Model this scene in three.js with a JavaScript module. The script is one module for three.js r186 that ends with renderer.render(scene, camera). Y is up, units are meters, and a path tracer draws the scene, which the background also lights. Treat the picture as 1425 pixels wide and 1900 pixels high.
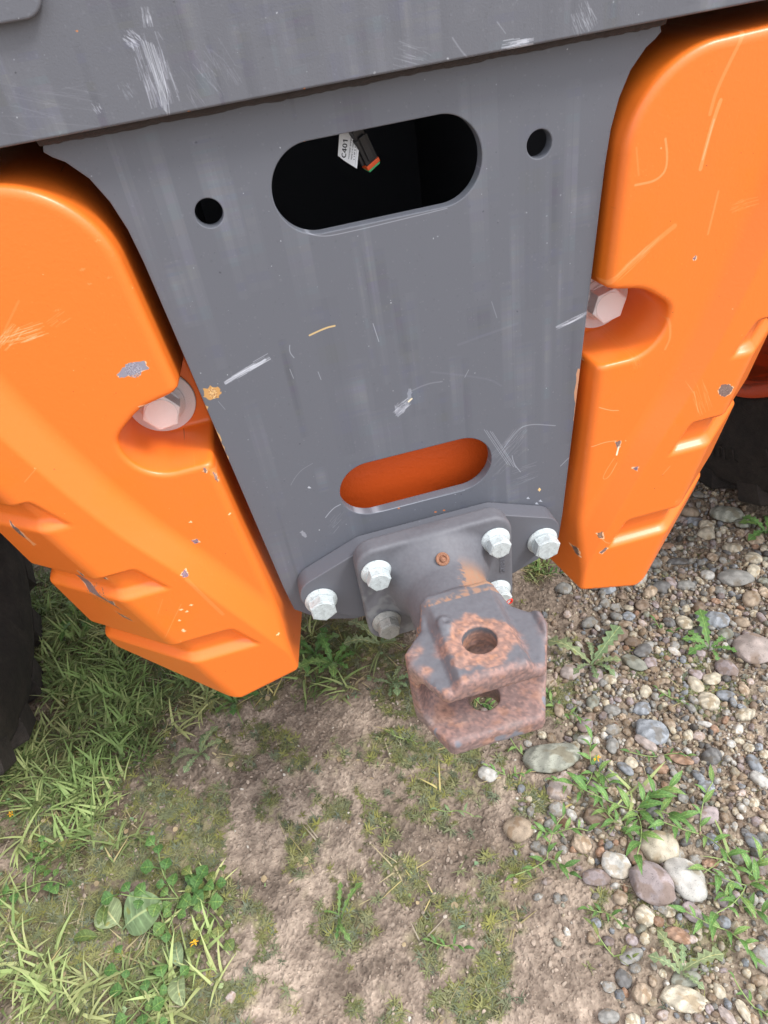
import * as THREE from 'three';
import { mergeGeometries, mergeVertices } from 'three/addons/utils/BufferGeometryUtils.js';
import { RoundedBoxGeometry } from 'three/addons/geometries/RoundedBoxGeometry.js';
import { TextGeometry } from 'three/addons/geometries/TextGeometry.js';
import { FontLoader } from 'three/addons/loaders/FontLoader.js';

// ---------------------------------------------------------------- camera, sky, sun, exposure
const scene = new THREE.Scene();
const PW = 1425, PH = 1900, FOCAL = 1300;
const CAM = new THREE.Vector3(-0.1538, 1.3, 0.75);
const FW = new THREE.Vector3(0.10393, -0.62972, -0.76984).normalize();
const UP = new THREE.Vector3(0.25119, 0.76556, -0.5923).normalize();
const RT = new THREE.Vector3().crossVectors(FW, UP).normalize();
const camera = new THREE.PerspectiveCamera(2 * Math.atan(PH / 2 / FOCAL) * 180 / Math.PI, 768 / 1024, 0.02, 200);
camera.position.copy(CAM);
camera.up.copy(UP);
camera.lookAt(CAM.clone().add(FW));

const SUN_DIR = new THREE.Vector3(0.85, 1.45, 0.6).normalize();
{
  const w = 256, h = 128, d = new Float32Array(w * h * 4), v = new THREE.Vector3();
  for (let j = 0; j < h; j++) for (let i = 0; i < w; i++) {
    const th = (i + 0.5) / w * 2 * Math.PI - Math.PI, el = ((j + 0.5) / h - 0.5) * Math.PI;
    v.set(Math.cos(el) * Math.cos(th), Math.sin(el), Math.cos(el) * Math.sin(th));
    const s = Math.max(0, v.y), c = Math.max(0, v.dot(SUN_DIR));
    const veil = 0.55 * Math.pow(c, 6) + 0.16 * Math.pow(c, 1.5);      // bright cloud round the veiled sun
    const L = (0.46 + 0.46 * s) * (v.y < 0 ? 0.6 : 1) + (v.y > 0 ? veil : 0);
    const k = (j * w + i) * 4;
    d[k] = L * 0.985; d[k + 1] = L * 1.0; d[k + 2] = L * 1.045; d[k + 3] = 1;
  }
  const t = new THREE.DataTexture(d, w, h, THREE.RGBAFormat, THREE.FloatType);
  t.mapping = THREE.EquirectangularReflectionMapping; t.magFilter = THREE.LinearFilter; t.minFilter = THREE.LinearFilter; t.needsUpdate = true;
  scene.background = t; scene.environment = t;
}
const sun = new THREE.DirectionalLight(new THREE.Color(1, 0.965, 0.91), 1.2);
sun.position.copy(SUN_DIR).multiplyScalar(8); sun.target.position.set(0, 0.4, 0);
sun.castShadow = true; sun.shadow.radius = 22; sun.shadow.mapSize.set(2048, 2048);
Object.assign(sun.shadow.camera, { left: -3, right: 3, top: 3, bottom: -3, near: 1, far: 16 });
scene.add(sun, sun.target);

const renderer = new THREE.WebGLRenderer({ antialias: true });
renderer.toneMapping = THREE.LinearToneMapping;
renderer.toneMappingExposure = 2.1;
renderer.shadowMap.enabled = true;
renderer.shadowMap.type = THREE.PCFSoftShadowMap;

// ---------------------------------------------------------------- helpers
function rng(seed) { let a = seed >>> 0; return () => { a = (a + 0x6D2B79F5) | 0; let t = Math.imul(a ^ (a >>> 15), 1 | a); t = (t + Math.imul(t ^ (t >>> 7), 61 | t)) ^ t; return ((t ^ (t >>> 14)) >>> 0) / 4294967296; }; }
const hash3 = (x, y, z) => { let h = Math.imul(x, 374761393) ^ Math.imul(y, 668265263) ^ Math.imul(z, 2147483647 ^ 0x5bd1e995); h = Math.imul(h ^ (h >>> 13), 1274126177); return ((h ^ (h >>> 16)) >>> 0) / 4294967296; };
function noise2(x, y, s = 0) {
  const xi = Math.floor(x), yi = Math.floor(y); let u = x - xi, v = y - yi; u = u * u * (3 - 2 * u); v = v * v * (3 - 2 * v);
  const a = hash3(xi, yi, s), b = hash3(xi + 1, yi, s), c = hash3(xi, yi + 1, s), d = hash3(xi + 1, yi + 1, s);
  return a + (b - a) * u + (c - a) * v + (a - b - c + d) * u * v;
}
function fbm2(x, y, s, o = 4) { let r = 0, a = 0.5, n = 0; for (let i = 0; i < o; i++) { r += a * noise2(x, y, s + i * 17); n += a; a *= 0.5; x = x * 2.03 + 7.1; y = y * 2.03 + 3.7; } return r / n; }
function noise3(x, y, z, s = 0) {
  const zi = Math.floor(z); let w = z - zi; w = w * w * (3 - 2 * w);
  const a = noise2(x, y, s + zi * 101), b = noise2(x, y, s + (zi + 1) * 101); return a + (b - a) * w;
}
function fbm3(x, y, z, s, o = 4) { let r = 0, a = 0.5, n = 0; for (let i = 0; i < o; i++) { r += a * noise3(x, y, z, s + i * 37); n += a; a *= 0.5; x = x * 2.03 + 7.1; y = y * 2.03 + 3.7; z = z * 2.03 + 1.3; } return r / n; }
const clamp = (x, a = 0, b = 1) => Math.min(b, Math.max(a, x));
const sstep = (a, b, x) => { const t = clamp((x - a) / (b - a)); return t * t * (3 - 2 * t); };
const mix = (a, b, t) => a + (b - a) * t;
const smin = (a, b, k) => { const h = Math.max(k - Math.abs(a - b), 0) / k; return Math.min(a, b) - h * h * k * 0.25; };
const smax = (a, b, k) => -smin(-a, -b, k);
// a pixel of the photograph is a direction; the surface it lies on gives the distance
function ray(px, py) { return FW.clone().addScaledVector(RT, (px - PW / 2) / FOCAL).addScaledVector(UP, -(py - PH / 2) / FOCAL); }
function onZ(px, py, z) { const d = ray(px, py); return CAM.clone().addScaledVector(d, (z - CAM.z) / d.z); }
function onY(px, py, y = 0) { const d = ray(px, py); return CAM.clone().addScaledVector(d, (y - CAM.y) / d.y); }
const tv = new THREE.Vector3();
function toPx(x, y, z) { tv.set(x, y, z).sub(CAM); const w = tv.dot(FW); return [PW / 2 + FOCAL * tv.dot(RT) / w, PH / 2 - FOCAL * tv.dot(UP) / w]; }

const taken = new Map();
function numbered(name) { const n = taken.get(name) || 0; taken.set(name, n + 1); return n ? `${name}_${String(n).padStart(3, '0')}` : name; }
function put(o, name, parent) { o.name = parent === scene ? numbered(name) : name; parent.add(o); if (o.isMesh) { o.castShadow = true; o.receiveShadow = true; } return o; }
function mesh(name, geo, mat, parent = scene) { return put(new THREE.Mesh(geo, mat), name, parent); }
function tag(o, label, category, group, kind) { o.userData.label = label; if (category) o.userData.category = category; if (group) o.userData.group = group; if (kind) o.userData.kind = kind; return o; }
const lin = (r, g, b) => new THREE.Color().setRGB(r, g, b);
function canvasTex(c, color = true) { const t = new THREE.CanvasTexture(c); if (color) t.colorSpace = THREE.SRGBColorSpace; t.anisotropy = 8; t.magFilter = THREE.LinearFilter; return t; }
function newCanvas(w, h) { const c = document.createElement('canvas'); c.width = w; c.height = h; return [c, c.getContext('2d')]; }
function dataTex(w, h, fn, color = false, rep = true) {
  const d = new Uint8Array(w * h * 4), o = [0, 0, 0];
  for (let j = 0; j < h; j++) for (let i = 0; i < w; i++) { fn(i, j, o); const k = (j * w + i) * 4; d[k] = clamp(o[0], 0, 255); d[k + 1] = clamp(o[1], 0, 255); d[k + 2] = clamp(o[2], 0, 255); d[k + 3] = 255; }
  const t = new THREE.DataTexture(d, w, h, THREE.RGBAFormat); t.magFilter = THREE.LinearFilter; t.minFilter = THREE.LinearMipmapLinearFilter; t.generateMipmaps = true;
  if (rep) t.wrapS = t.wrapT = THREE.RepeatWrapping; if (color) t.colorSpace = THREE.SRGBColorSpace; t.needsUpdate = true; return t;
}
// tileable value-noise fbm for repeating fine relief
function tileNoise(x, y, p, s) { const xi = Math.floor(x), yi = Math.floor(y); let u = x - xi, v = y - yi; u = u * u * (3 - 2 * u); v = v * v * (3 - 2 * v); const m = (a) => ((a % p) + p) % p; const h = (a, b) => hash3(m(a), m(b), s); return mix(mix(h(xi, yi), h(xi + 1, yi), u), mix(h(xi, yi + 1), h(xi + 1, yi + 1), u), v); }

// surface nets over a signed distance function: one continuous rounded casting
function sdfMesh(f, min, max, cell) {
  const nx = Math.ceil((max[0] - min[0]) / cell) + 1, ny = Math.ceil((max[1] - min[1]) / cell) + 1, nz = Math.ceil((max[2] - min[2]) / cell) + 1;
  const V = new Float32Array(nx * ny * nz);
  for (let k = 0, q = 0; k < nz; k++) for (let j = 0; j < ny; j++) for (let i = 0; i < nx; i++, q++) V[q] = f(min[0] + i * cell, min[1] + j * cell, min[2] + k * cell);
  const id = new Int32Array(nx * ny * nz).fill(-1), pos = [], idx = [];
  const sx = 1, sy = nx, sz = nx * ny, off = [0, sx, sy, sx + sy, sz, sx + sz, sy + sz, sx + sy + sz];
  const E = [[0, 1], [2, 3], [4, 5], [6, 7], [0, 2], [1, 3], [4, 6], [5, 7], [0, 4], [1, 5], [2, 6], [3, 7]];
  for (let k = 0; k < nz - 1; k++) for (let j = 0; j < ny - 1; j++) for (let i = 0; i < nx - 1; i++) {
    const q = i + j * sy + k * sz; let m = 0;
    for (let c = 0; c < 8; c++) if (V[q + off[c]] < 0) m |= 1 << c;
    if (m === 0 || m === 255) continue;
    let x = 0, y = 0, z = 0, n = 0;
    for (const [a, b] of E) {
      const va = V[q + off[a]], vb = V[q + off[b]]; if ((va < 0) === (vb < 0)) continue;
      const t = va / (va - vb); n++;
      x += (a & 1) + t * ((b & 1) - (a & 1)); y += ((a >> 1) & 1) + t * (((b >> 1) & 1) - ((a >> 1) & 1)); z += ((a >> 2) & 1) + t * (((b >> 2) & 1) - ((a >> 2) & 1));
    }
    id[q] = pos.length / 3; pos.push(min[0] + (i + x / n) * cell, min[1] + (j + y / n) * cell, min[2] + (k + z / n) * cell);
  }
  const quad = (a, b, c, d, flip) => { if (a < 0 || b < 0 || c < 0 || d < 0) return; if (flip) idx.push(a, c, b, a, d, c); else idx.push(a, b, c, a, c, d); };
  for (let k = 1; k < nz - 1; k++) for (let j = 1; j < ny - 1; j++) for (let i = 1; i < nx - 1; i++) {
    const q = i + j * sy + k * sz, v = V[q] < 0;
    if (v !== V[q + sx] < 0) quad(id[q - sy - sz], id[q - sz], id[q], id[q - sy], !v);
    if (v !== V[q + sy] < 0) quad(id[q - sx - sz], id[q - sx], id[q], id[q - sz], !v);
    if (v !== V[q + sz] < 0) quad(id[q - sx - sy], id[q - sy], id[q], id[q - sx], !v);
  }
  const P = new Float32Array(pos), N = new Float32Array(pos.length), e = cell * 0.35;
  for (let p = 0; p < P.length; p += 3) {
    let x = P[p], y = P[p + 1], z = P[p + 2], gx, gy, gz;
    for (let it = 0; it < 3; it++) {
      gx = f(x + e, y, z) - f(x - e, y, z); gy = f(x, y + e, z) - f(x, y - e, z); gz = f(x, y, z + e) - f(x, y, z - e);
      const gl = Math.hypot(gx, gy, gz) || 1; gx /= gl; gy /= gl; gz /= gl;
      if (it < 2) { const s = clamp(f(x, y, z) * 2 * e / gl, -cell * 0.6, cell * 0.6); x -= gx * s; y -= gy * s; z -= gz * s; }
    }
    P[p] = x; P[p + 1] = y; P[p + 2] = z; N[p] = gx; N[p + 1] = gy; N[p + 2] = gz;
  }
  const g = new THREE.BufferGeometry();
  g.setAttribute('position', new THREE.BufferAttribute(P, 3)); g.setAttribute('normal', new THREE.BufferAttribute(N, 3)); g.setIndex(idx);
  return g;
}
// uv in metres, laid along the face that each vertex belongs to
function boxUV(g, s = 1) {
  const p = g.attributes.position, n = g.attributes.normal, uv = new Float32Array(p.count * 2);
  for (let i = 0; i < p.count; i++) {
    const ax = Math.abs(n.getX(i)), ay = Math.abs(n.getY(i)), az = Math.abs(n.getZ(i));
    if (az >= ax && az >= ay) { uv[2 * i] = p.getX(i) * s; uv[2 * i + 1] = p.getY(i) * s; }
    else if (ay >= ax) { uv[2 * i] = p.getX(i) * s; uv[2 * i + 1] = p.getZ(i) * s; }
    else { uv[2 * i] = p.getZ(i) * s; uv[2 * i + 1] = p.getY(i) * s; }
  }
  g.setAttribute('uv', new THREE.BufferAttribute(uv, 2)); return g;
}
function faceUV(g, x0, x1, y0, y1) { const p = g.attributes.position, uv = new Float32Array(p.count * 2); for (let i = 0; i < p.count; i++) { uv[2 * i] = (p.getX(i) - x0) / (x1 - x0); uv[2 * i + 1] = (p.getY(i) - y0) / (y1 - y0); } g.setAttribute('uv', new THREE.BufferAttribute(uv, 2)); return g; }
function box(x0, x1, y0, y1, z0, z1, r = 0.003) { const g = new RoundedBoxGeometry(x1 - x0, y1 - y0, z1 - z0, 2, r); g.translate((x0 + x1) / 2, (y0 + y1) / 2, (z0 + z1) / 2); return g; }
function xf(g, { p = [0, 0, 0], r = [0, 0, 0], s = [1, 1, 1] }) { g.applyMatrix4(new THREE.Matrix4().compose(new THREE.Vector3(...p), new THREE.Quaternion().setFromEuler(new THREE.Euler(...r)), new THREE.Vector3(...s))); return g; }

// ---------------------------------------------------------------- fine relief shared by the materials
const peel = dataTex(256, 256, (i, j, o) => { const n = 0.6 * tileNoise(i / 8, j / 8, 32, 3) + 0.4 * tileNoise(i / 3, j / 3, 86, 5); o[0] = o[1] = o[2] = n * 255; });
const castRelief = dataTex(256, 256, (i, j, o) => { const n = 0.45 * tileNoise(i / 10, j / 10, 26, 13) + 0.35 * tileNoise(i / 4, j / 4, 64, 15) + 0.2 * tileNoise(i / 1.6, j / 1.6, 160, 19); o[0] = o[1] = o[2] = n * 255; });
castRelief.repeat.set(9, 9);

// ================================================================ GROUND (setting)
function groundH(x, z) {
  const [px, py] = toPx(x, 0, z); const gr = gravelMask(px, py);
  let h = 0.016 * (fbm2(x * 3.1 + 5, z * 3.1 + 2, 11, 3) - 0.5) + 0.016 * (fbm2(x * 13, z * 13, 12, 3) - 0.5) + 0.010 * (fbm2(x * 45, z * 45, 14, 3) - 0.5);
  h += (1 - gr) * 0.007 * Math.pow(fbm2(x * 90, z * 90, 19, 2), 2);
  return h;
}
const box01 = (px, py, cx, cy, rx, ry) => { const d = Math.hypot((px - cx) / rx, (py - cy) / ry); return 1 - sstep(0.55, 1.15, d); };
function gravelMask(px, py) {
  // edge of the stony strip, from beside the machine down past the hitch
  const ex = py < 1150 ? 1060 : py < 1450 ? mix(1060, 1010, (py - 1150) / 300) : mix(1010, 1190, clamp((py - 1450) / 450));
  const w = (fbm2(px * 0.012, py * 0.012, 71, 3) - 0.5) * 170;
  return sstep(-60, 110, px - ex + w);
}
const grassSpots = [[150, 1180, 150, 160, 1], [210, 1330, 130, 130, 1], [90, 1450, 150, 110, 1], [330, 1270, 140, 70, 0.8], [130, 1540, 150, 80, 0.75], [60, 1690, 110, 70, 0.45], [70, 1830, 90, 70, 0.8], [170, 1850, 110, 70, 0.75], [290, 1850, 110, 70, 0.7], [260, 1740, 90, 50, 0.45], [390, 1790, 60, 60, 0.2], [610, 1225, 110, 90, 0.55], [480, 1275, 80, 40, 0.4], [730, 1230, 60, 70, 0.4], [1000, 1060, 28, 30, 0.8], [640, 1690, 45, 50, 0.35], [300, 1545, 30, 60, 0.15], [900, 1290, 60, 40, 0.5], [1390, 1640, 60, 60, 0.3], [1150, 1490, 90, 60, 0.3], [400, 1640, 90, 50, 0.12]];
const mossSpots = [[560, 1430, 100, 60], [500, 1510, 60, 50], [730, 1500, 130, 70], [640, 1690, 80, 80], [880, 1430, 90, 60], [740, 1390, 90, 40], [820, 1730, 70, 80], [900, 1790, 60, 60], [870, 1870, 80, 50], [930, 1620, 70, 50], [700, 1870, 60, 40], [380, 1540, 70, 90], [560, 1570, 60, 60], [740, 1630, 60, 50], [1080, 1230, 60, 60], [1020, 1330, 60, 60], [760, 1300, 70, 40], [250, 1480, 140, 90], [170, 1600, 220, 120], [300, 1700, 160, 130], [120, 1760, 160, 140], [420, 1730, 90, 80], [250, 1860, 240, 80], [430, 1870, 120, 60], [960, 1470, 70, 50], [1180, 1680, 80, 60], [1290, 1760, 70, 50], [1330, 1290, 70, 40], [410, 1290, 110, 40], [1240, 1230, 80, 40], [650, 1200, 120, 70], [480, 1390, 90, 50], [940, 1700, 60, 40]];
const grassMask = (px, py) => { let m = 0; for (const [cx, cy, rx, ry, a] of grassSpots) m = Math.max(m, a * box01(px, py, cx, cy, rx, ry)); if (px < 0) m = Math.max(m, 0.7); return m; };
const mossMask = (px, py) => { let m = 0; for (const [cx, cy, rx, ry] of mossSpots) m = Math.max(m, box01(px, py, cx, cy, rx, ry)); return clamp(m * 1.3 * sstep(0.34, 0.62, fbm2(px * 0.02, py * 0.02, 91, 3))); };

const GX0 = -1.35, GX1 = 1.65, GZ0 = -1.35, GZ1 = 0.95;
{
  const axis = (a, b, step, far) => { const r = []; for (let x = a; x <= b + 1e-6; x += step) r.push(x); let s = step * 2, lo = a, hi = b; const L = [], R = []; while (hi < far) { lo -= s; hi += s; L.push(lo); R.push(hi); s *= 1.55; } return [...L.reverse(), ...r, ...R]; };
  const xs = axis(GX0, GX1, 0.0062, 120), zs = axis(GZ0, GZ1, 0.0062, 120);
  const P = [], U = [], I = [];
  for (const z of zs) for (const x of xs) {
    const inn = x >= GX0 && x <= GX1 && z >= GZ0 && z <= GZ1;
    P.push(x, inn ? groundH(x, z) : 0, z); U.push((x - GX0) / (GX1 - GX0), (z - GZ0) / (GZ1 - GZ0));
  }
  const W = xs.length; for (let j = 0; j < zs.length - 1; j++) for (let i = 0; i < W - 1; i++) { const a = j * W + i; I.push(a, a + W, a + 1, a + 1, a + W, a + W + 1); }
  const g = new THREE.BufferGeometry(); g.setAttribute('position', new THREE.Float32BufferAttribute(P, 3)); g.setAttribute('uv', new THREE.Float32BufferAttribute(U, 2)); g.setIndex(I); g.computeVertexNormals();
  const TW = 1792, TH = 1408, bump = new Uint8Array(TW * TH * 4), col = new Uint8Array(TW * TH * 4);
  for (let j = 0; j < TH; j++) for (let i = 0; i < TW; i++) {
    const x = GX0 + (i + 0.5) / TW * (GX1 - GX0), z = GZ0 + (j + 0.5) / TH * (GZ1 - GZ0);
    const [px, py] = toPx(x, 0, z);
    const n1 = fbm2(x * 7, z * 7, 21, 3), n2 = fbm2(x * 40, z * 40, 22, 3), n3 = fbm2(x * 190, z * 190, 23, 2), n4 = noise2(x * 700, z * 700, 24);
    let gr = gravelMask(px, py), mo = mossMask(px, py) * sstep(0.3, 0.6, n2 * 0.6 + n3 * 0.4), ga = grassMask(px, py);
    const damp = 0.5 * sstep(0.52, 0.74, fbm2(x * 4.3 + 9, z * 4.3, 27, 3) * 0.8 + n2 * 0.2);      // still-wet soil is a darker brown
    const t = clamp(0.5 + (n1 - 0.5) * 1.1 + (n2 - 0.5) * 0.9 + (n3 - 0.5) * 0.7);
    let r = mix(98, 182, t), gg = mix(86, 165, t), b = mix(76, 149, t);
    r = mix(r, r * 0.66, damp); gg = mix(gg, gg * 0.63, damp); b = mix(b, b * 0.6, damp);
    r = mix(r, mix(104, 172, n3), gr * 0.55); gg = mix(gg, mix(92, 158, n3), gr * 0.55); b = mix(b, mix(76, 138, n3), gr * 0.55);
    r = mix(r, 92 + 34 * n3, mo * 0.6); gg = mix(gg, 92 + 36 * n3, mo * 0.6); b = mix(b, 58 + 26 * n3, mo * 0.6);
    r = mix(r, 62 + 26 * n3, ga * 0.7); gg = mix(gg, 54 + 26 * n3, ga * 0.7); b = mix(b, 36 + 18 * n3, ga * 0.7);  // soil darkened under grass, painting in the shade between blades
    const grit = n4 > 0.9 ? 1.22 : n4 < 0.1 ? 0.74 : 1; r *= grit; gg *= grit; b *= grit;
    const k = (j * TW + i) * 4; col[k] = clamp(r, 0, 255); col[k + 1] = clamp(gg, 0, 255); col[k + 2] = clamp(b, 0, 255); col[k + 3] = 255;
    bump[k] = bump[k + 1] = bump[k + 2] = clamp(255 * (0.45 * n3 + 0.3 * n4 + 0.25 * n2), 0, 255); bump[k + 3] = 255;
  }
  const mk = (d, c) => { const t = new THREE.DataTexture(d, TW, TH, THREE.RGBAFormat); t.wrapS = t.wrapT = THREE.MirroredRepeatWrapping; t.magFilter = THREE.LinearFilter; t.minFilter = THREE.LinearMipmapLinearFilter; t.generateMipmaps = true; t.anisotropy = 8; if (c) t.colorSpace = THREE.SRGBColorSpace; t.needsUpdate = true; return t; };
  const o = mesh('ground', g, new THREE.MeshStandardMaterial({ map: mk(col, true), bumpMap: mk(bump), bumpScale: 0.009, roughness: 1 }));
  tag(o, 'bare trodden brown soil with mossy patches and a stony strip', 'ground', null, 'structure');
}

// ================================================================ THE MACHINE
const machine = put(new THREE.Group(), 'construction_machine', scene);
tag(machine, 'rear end of an orange and dark grey construction machine with rusty tow hitch', 'machine');

// ---- paint with the scratches, chips and streaks the photograph shows
function paintCanvas(x0, x1, y0, y1, W, H, base, vary, z, draw, seed) {
  const [c, g] = newCanvas(W, H); const R = rng(seed);
  g.fillStyle = base; g.fillRect(0, 0, W, H);
  const S = W / (x1 - x0), SY = H / (y1 - y0);
  const X = (x) => (x - x0) * S, Y = (y) => (y1 - y) * SY;
  const q = (px, py) => { const p = onZ(px, py, z); return [X(p.x), Y(p.y)]; };
  vary(g, R, W, H, S);
  const api = {
    g, R, S, q, X, Y,
    scratch(pts, w, style, jitter = 0.5) { g.strokeStyle = style; g.lineWidth = w * S / 1000; g.lineCap = 'round'; const P = pts.map((p) => { const [a, b] = q(...p), j = jitter * S / 1000; return [a + (R() - 0.5) * j, b + (R() - 0.5) * j]; }); g.beginPath(); g.moveTo(...P[0]); for (let i = 1; i < P.length - 1; i++) g.quadraticCurveTo(P[i][0], P[i][1], (P[i][0] + P[i + 1][0]) / 2, (P[i][1] + P[i + 1][1]) / 2); g.lineTo(...P[P.length - 1]); g.stroke(); },
    scuff(pts, w, n, style) { for (let k = 0; k < n; k++) { g.strokeStyle = style; g.lineWidth = (0.15 + R() * 0.7) * S / 1000; const o = (R() - 0.5) * w * S / 1000, o2 = o + (R() - 0.5) * w * 0.18 * S / 1000; const a = R() * 0.7, b = a + 0.1 + R() * 0.5; const [p0, p1] = [q(...pts[0]), q(...pts[1])]; const L = Math.hypot(p1[0] - p0[0], p1[1] - p0[1]) || 1, nx = -(p1[1] - p0[1]) / L, ny = (p1[0] - p0[0]) / L; g.beginPath(); g.moveTo(mix(p0[0], p1[0], a) + nx * o, mix(p0[1], p1[1], a) + ny * o); g.lineTo(mix(p0[0], p1[0], Math.min(1, b)) + nx * o2, mix(p0[1], p1[1], Math.min(1, b)) + ny * o2); g.stroke(); } },
    blob(pts, style, rough = 1) { g.fillStyle = style; g.beginPath(); const P = pts.map((p) => q(...p)); const out = []; P.forEach((p, i) => { const n = P[(i + 1) % P.length]; for (let t = 0; t < 5; t++) out.push([mix(p[0], n[0], t / 5) + (R() - 0.5) * rough * S / 1000, mix(p[1], n[1], t / 5) + (R() - 0.5) * rough * S / 1000]); }); out.forEach((p, i) => i ? g.lineTo(p[0], p[1]) : g.moveTo(p[0], p[1])); g.closePath(); g.fill(); },
    speck(pts, styles, n, s = 0.6) { const P = pts.map((p) => q(...p)); const xs = P.map((p) => p[0]), ys = P.map((p) => p[1]); const a = Math.min(...xs), b = Math.max(...xs), c2 = Math.min(...ys), d = Math.max(...ys); const cx = (a + b) / 2, cy = (c2 + d) / 2; for (let k = 0; k < n; k++) { const t = R() * 6.283, r = Math.sqrt(R()) * 0.66; g.fillStyle = styles[Math.floor(R() * styles.length)]; const w = (0.3 + R()) * s * S / 1000; g.fillRect(cx + Math.cos(t) * r * (b - a) / 2, cy + Math.sin(t) * r * (d - c2) / 2, w, w); } },
    dots(n, styles, s) { for (let k = 0; k < n; k++) { g.fillStyle = styles[Math.floor(R() * styles.length)]; const r = (0.2 + R() * R() * 1.0) * s * S / 1000; g.beginPath(); g.ellipse(R() * W, R() * H, r, r * (0.6 + R()), R() * 3, 0, 6.283); g.fill(); } },
  };
  draw(api); return canvasTex(c);
}
const greyVary = (g, R, W, H, S) => {
  for (let k = 0; k < 70; k++) { const x = R() * W, y = R() * H * 0.8, w = (4 + R() * 24) * S / 1000, h = (40 + R() * 260) * S / 1000; const v = R() < 0.5 ? '178,182,196' : '40,38,44'; const gr = g.createLinearGradient(0, y, 0, y + h); gr.addColorStop(0, `rgba(${v},0)`); gr.addColorStop(0.3, `rgba(${v},${0.02 + R() * 0.035})`); gr.addColorStop(1, `rgba(${v},0)`); g.fillStyle = gr; for (let m = 0; m < 4; m++) g.fillRect(x + (R() - 0.5) * w, y, w * (0.3 + R() * 0.5), h); }
  for (let k = 0; k < 5200; k++) { g.fillStyle = R() < 0.55 ? 'rgba(170,174,188,0.09)' : 'rgba(30,30,36,0.06)'; const w = (0.4 + R() * 1.4) * S / 1000; g.fillRect(R() * W, R() * H, w * (0.6 + R()), w * (0.6 + R())); }
};
const WH = (a) => `rgba(214,219,230,${a})`;
const plateMap = paintCanvas(-0.33, 0.33, 0.47, 1.23, 1792, 2048, 'rgb(99,102,111)', greyVary, 0.0, (d) => {
  d.dots(420, ['rgba(225,228,235,0.6)', 'rgba(205,208,216,0.4)', 'rgba(205,208,216,0.3)', 'rgba(40,40,46,0.35)'], 0.9);
  d.scuff([[415, 712], [500, 662]], 6, 40, WH(0.4)); d.scratch([[418, 710], [445, 693], [480, 676], [492, 668]], 3.2, WH(0.5)); d.scratch([[470, 672], [497, 656]], 0.7, WH(0.5));
  d.blob([[378, 722], [392, 716], [410, 722], [408, 736], [392, 742], [378, 736]], 'rgb(198,150,92)', 3); d.speck([[378, 716], [410, 742]], ['rgb(224,190,130)', 'rgb(170,110,60)', 'rgb(236,214,170)', 'rgb(150,96,56)'], 420, 0.8);
  d.blob([[370, 745], [384, 752], [387, 768], [396, 790], [412, 822], [428, 866], [424, 872], [404, 828], [388, 795], [376, 768]], 'rgb(200,164,110)', 3.5); d.speck([[374, 748], [392, 790]], ['rgb(226,196,140)', 'rgb(160,104,60)'], 160); d.speck([[400, 800], [428, 870]], ['rgb(228,200,150)', 'rgb(160,110,66)'], 200);
  d.blob([[1072, 684], [1085, 690], [1078, 730], [1072, 782], [1064, 780], [1066, 730]], 'rgb(188,140,110)', 3.5);
  d.scuff([[732, 768], [760, 742]], 14, 40, WH(0.35)); d.blob([[733, 752], [745, 758], [758, 742], [756, 722], [763, 724], [764, 745], [748, 768], [734, 772]], WH(0.3), 4); d.scratch([[762, 726], [790, 712], [820, 708]], 1.8, WH(0.16)); d.scratch([[758, 745], [764, 740]], 2.2, 'rgb(236,222,190)');
  d.scuff([[1030, 610], [1090, 580]], 5, 34, WH(0.35)); d.scratch([[1032, 608], [1060, 598], [1088, 580]], 1.6, WH(0.35));
  d.scratch([[575, 622], [604, 609], [620, 604]], 2.0, 'rgb(204,176,128)', 2); d.scratch([[692, 600], [703, 634]], 0.9, WH(0.45)); d.scratch([[538, 640], [536, 652], [546, 664]], 1.0, WH(0.4)); d.scratch([[590, 690], [596, 704]], 0.8, WH(0.4)); d.scratch([[538, 685], [545, 702]], 0.8, WH(0.4)); d.scratch([[405, 745], [418, 760]], 0.6, WH(0.3));
  for (const o of [0, 5, 11, 15]) d.scratch([[898 + o, 797 + o * 0.3], [942 + o, 862 + o * 0.4]], 0.6, WH(0.42)); d.scratch([[950, 845], [952, 860], [966, 876]], 1.1, WH(0.4)); d.scratch([[936, 830], [958, 798], [982, 786], [1030, 790]], 1.6, WH(0.28)); d.scuff([[930, 850], [975, 795]], 26, 40, WH(0.16)); d.scuff([[900, 880], [960, 820]], 40, 30, WH(0.12)); d.scuff([[945, 890], [1000, 870]], 30, 26, WH(0.14));
  d.scratch([[1040, 865], [1055, 850]], 1.1, WH(0.45)); d.scratch([[1072, 720], [1080, 700]], 0.9, WH(0.5));
  d.scratch([[604, 960], [616, 944], [632, 936]], 1.3, WH(0.45)); d.blob([[556, 988], [562, 984], [570, 994], [566, 998]], WH(0.35), 2);
  d.scuff([[606, 990], [640, 950]], 18, 16, WH(0.18)); d.scratch([[540, 900], [552, 876], [580, 860]], 0.8, WH(0.2)); d.scratch([[862, 700], [870, 686]], 0.8, WH(0.35)); d.scratch([[912, 560], [922, 590]], 0.9, WH(0.22)); d.scratch([[850, 640], [960, 600]], 3, WH(0.05)); d.scratch([[800, 690], [905, 700], [930, 716]], 2.5, WH(0.05));
  for (const [a, b, r] of [[740, 943, 2.5], [808, 950, 3], [824, 947, 3], [566, 264, 2]]) { const [x, y] = d.q(a, b); d.g.fillStyle = 'rgb(206,122,78)'; d.g.beginPath(); d.g.ellipse(x, y, r * d.S / 1500, r * d.S / 2200, 0.4, 0, 6.3); d.g.fill(); }
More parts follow.
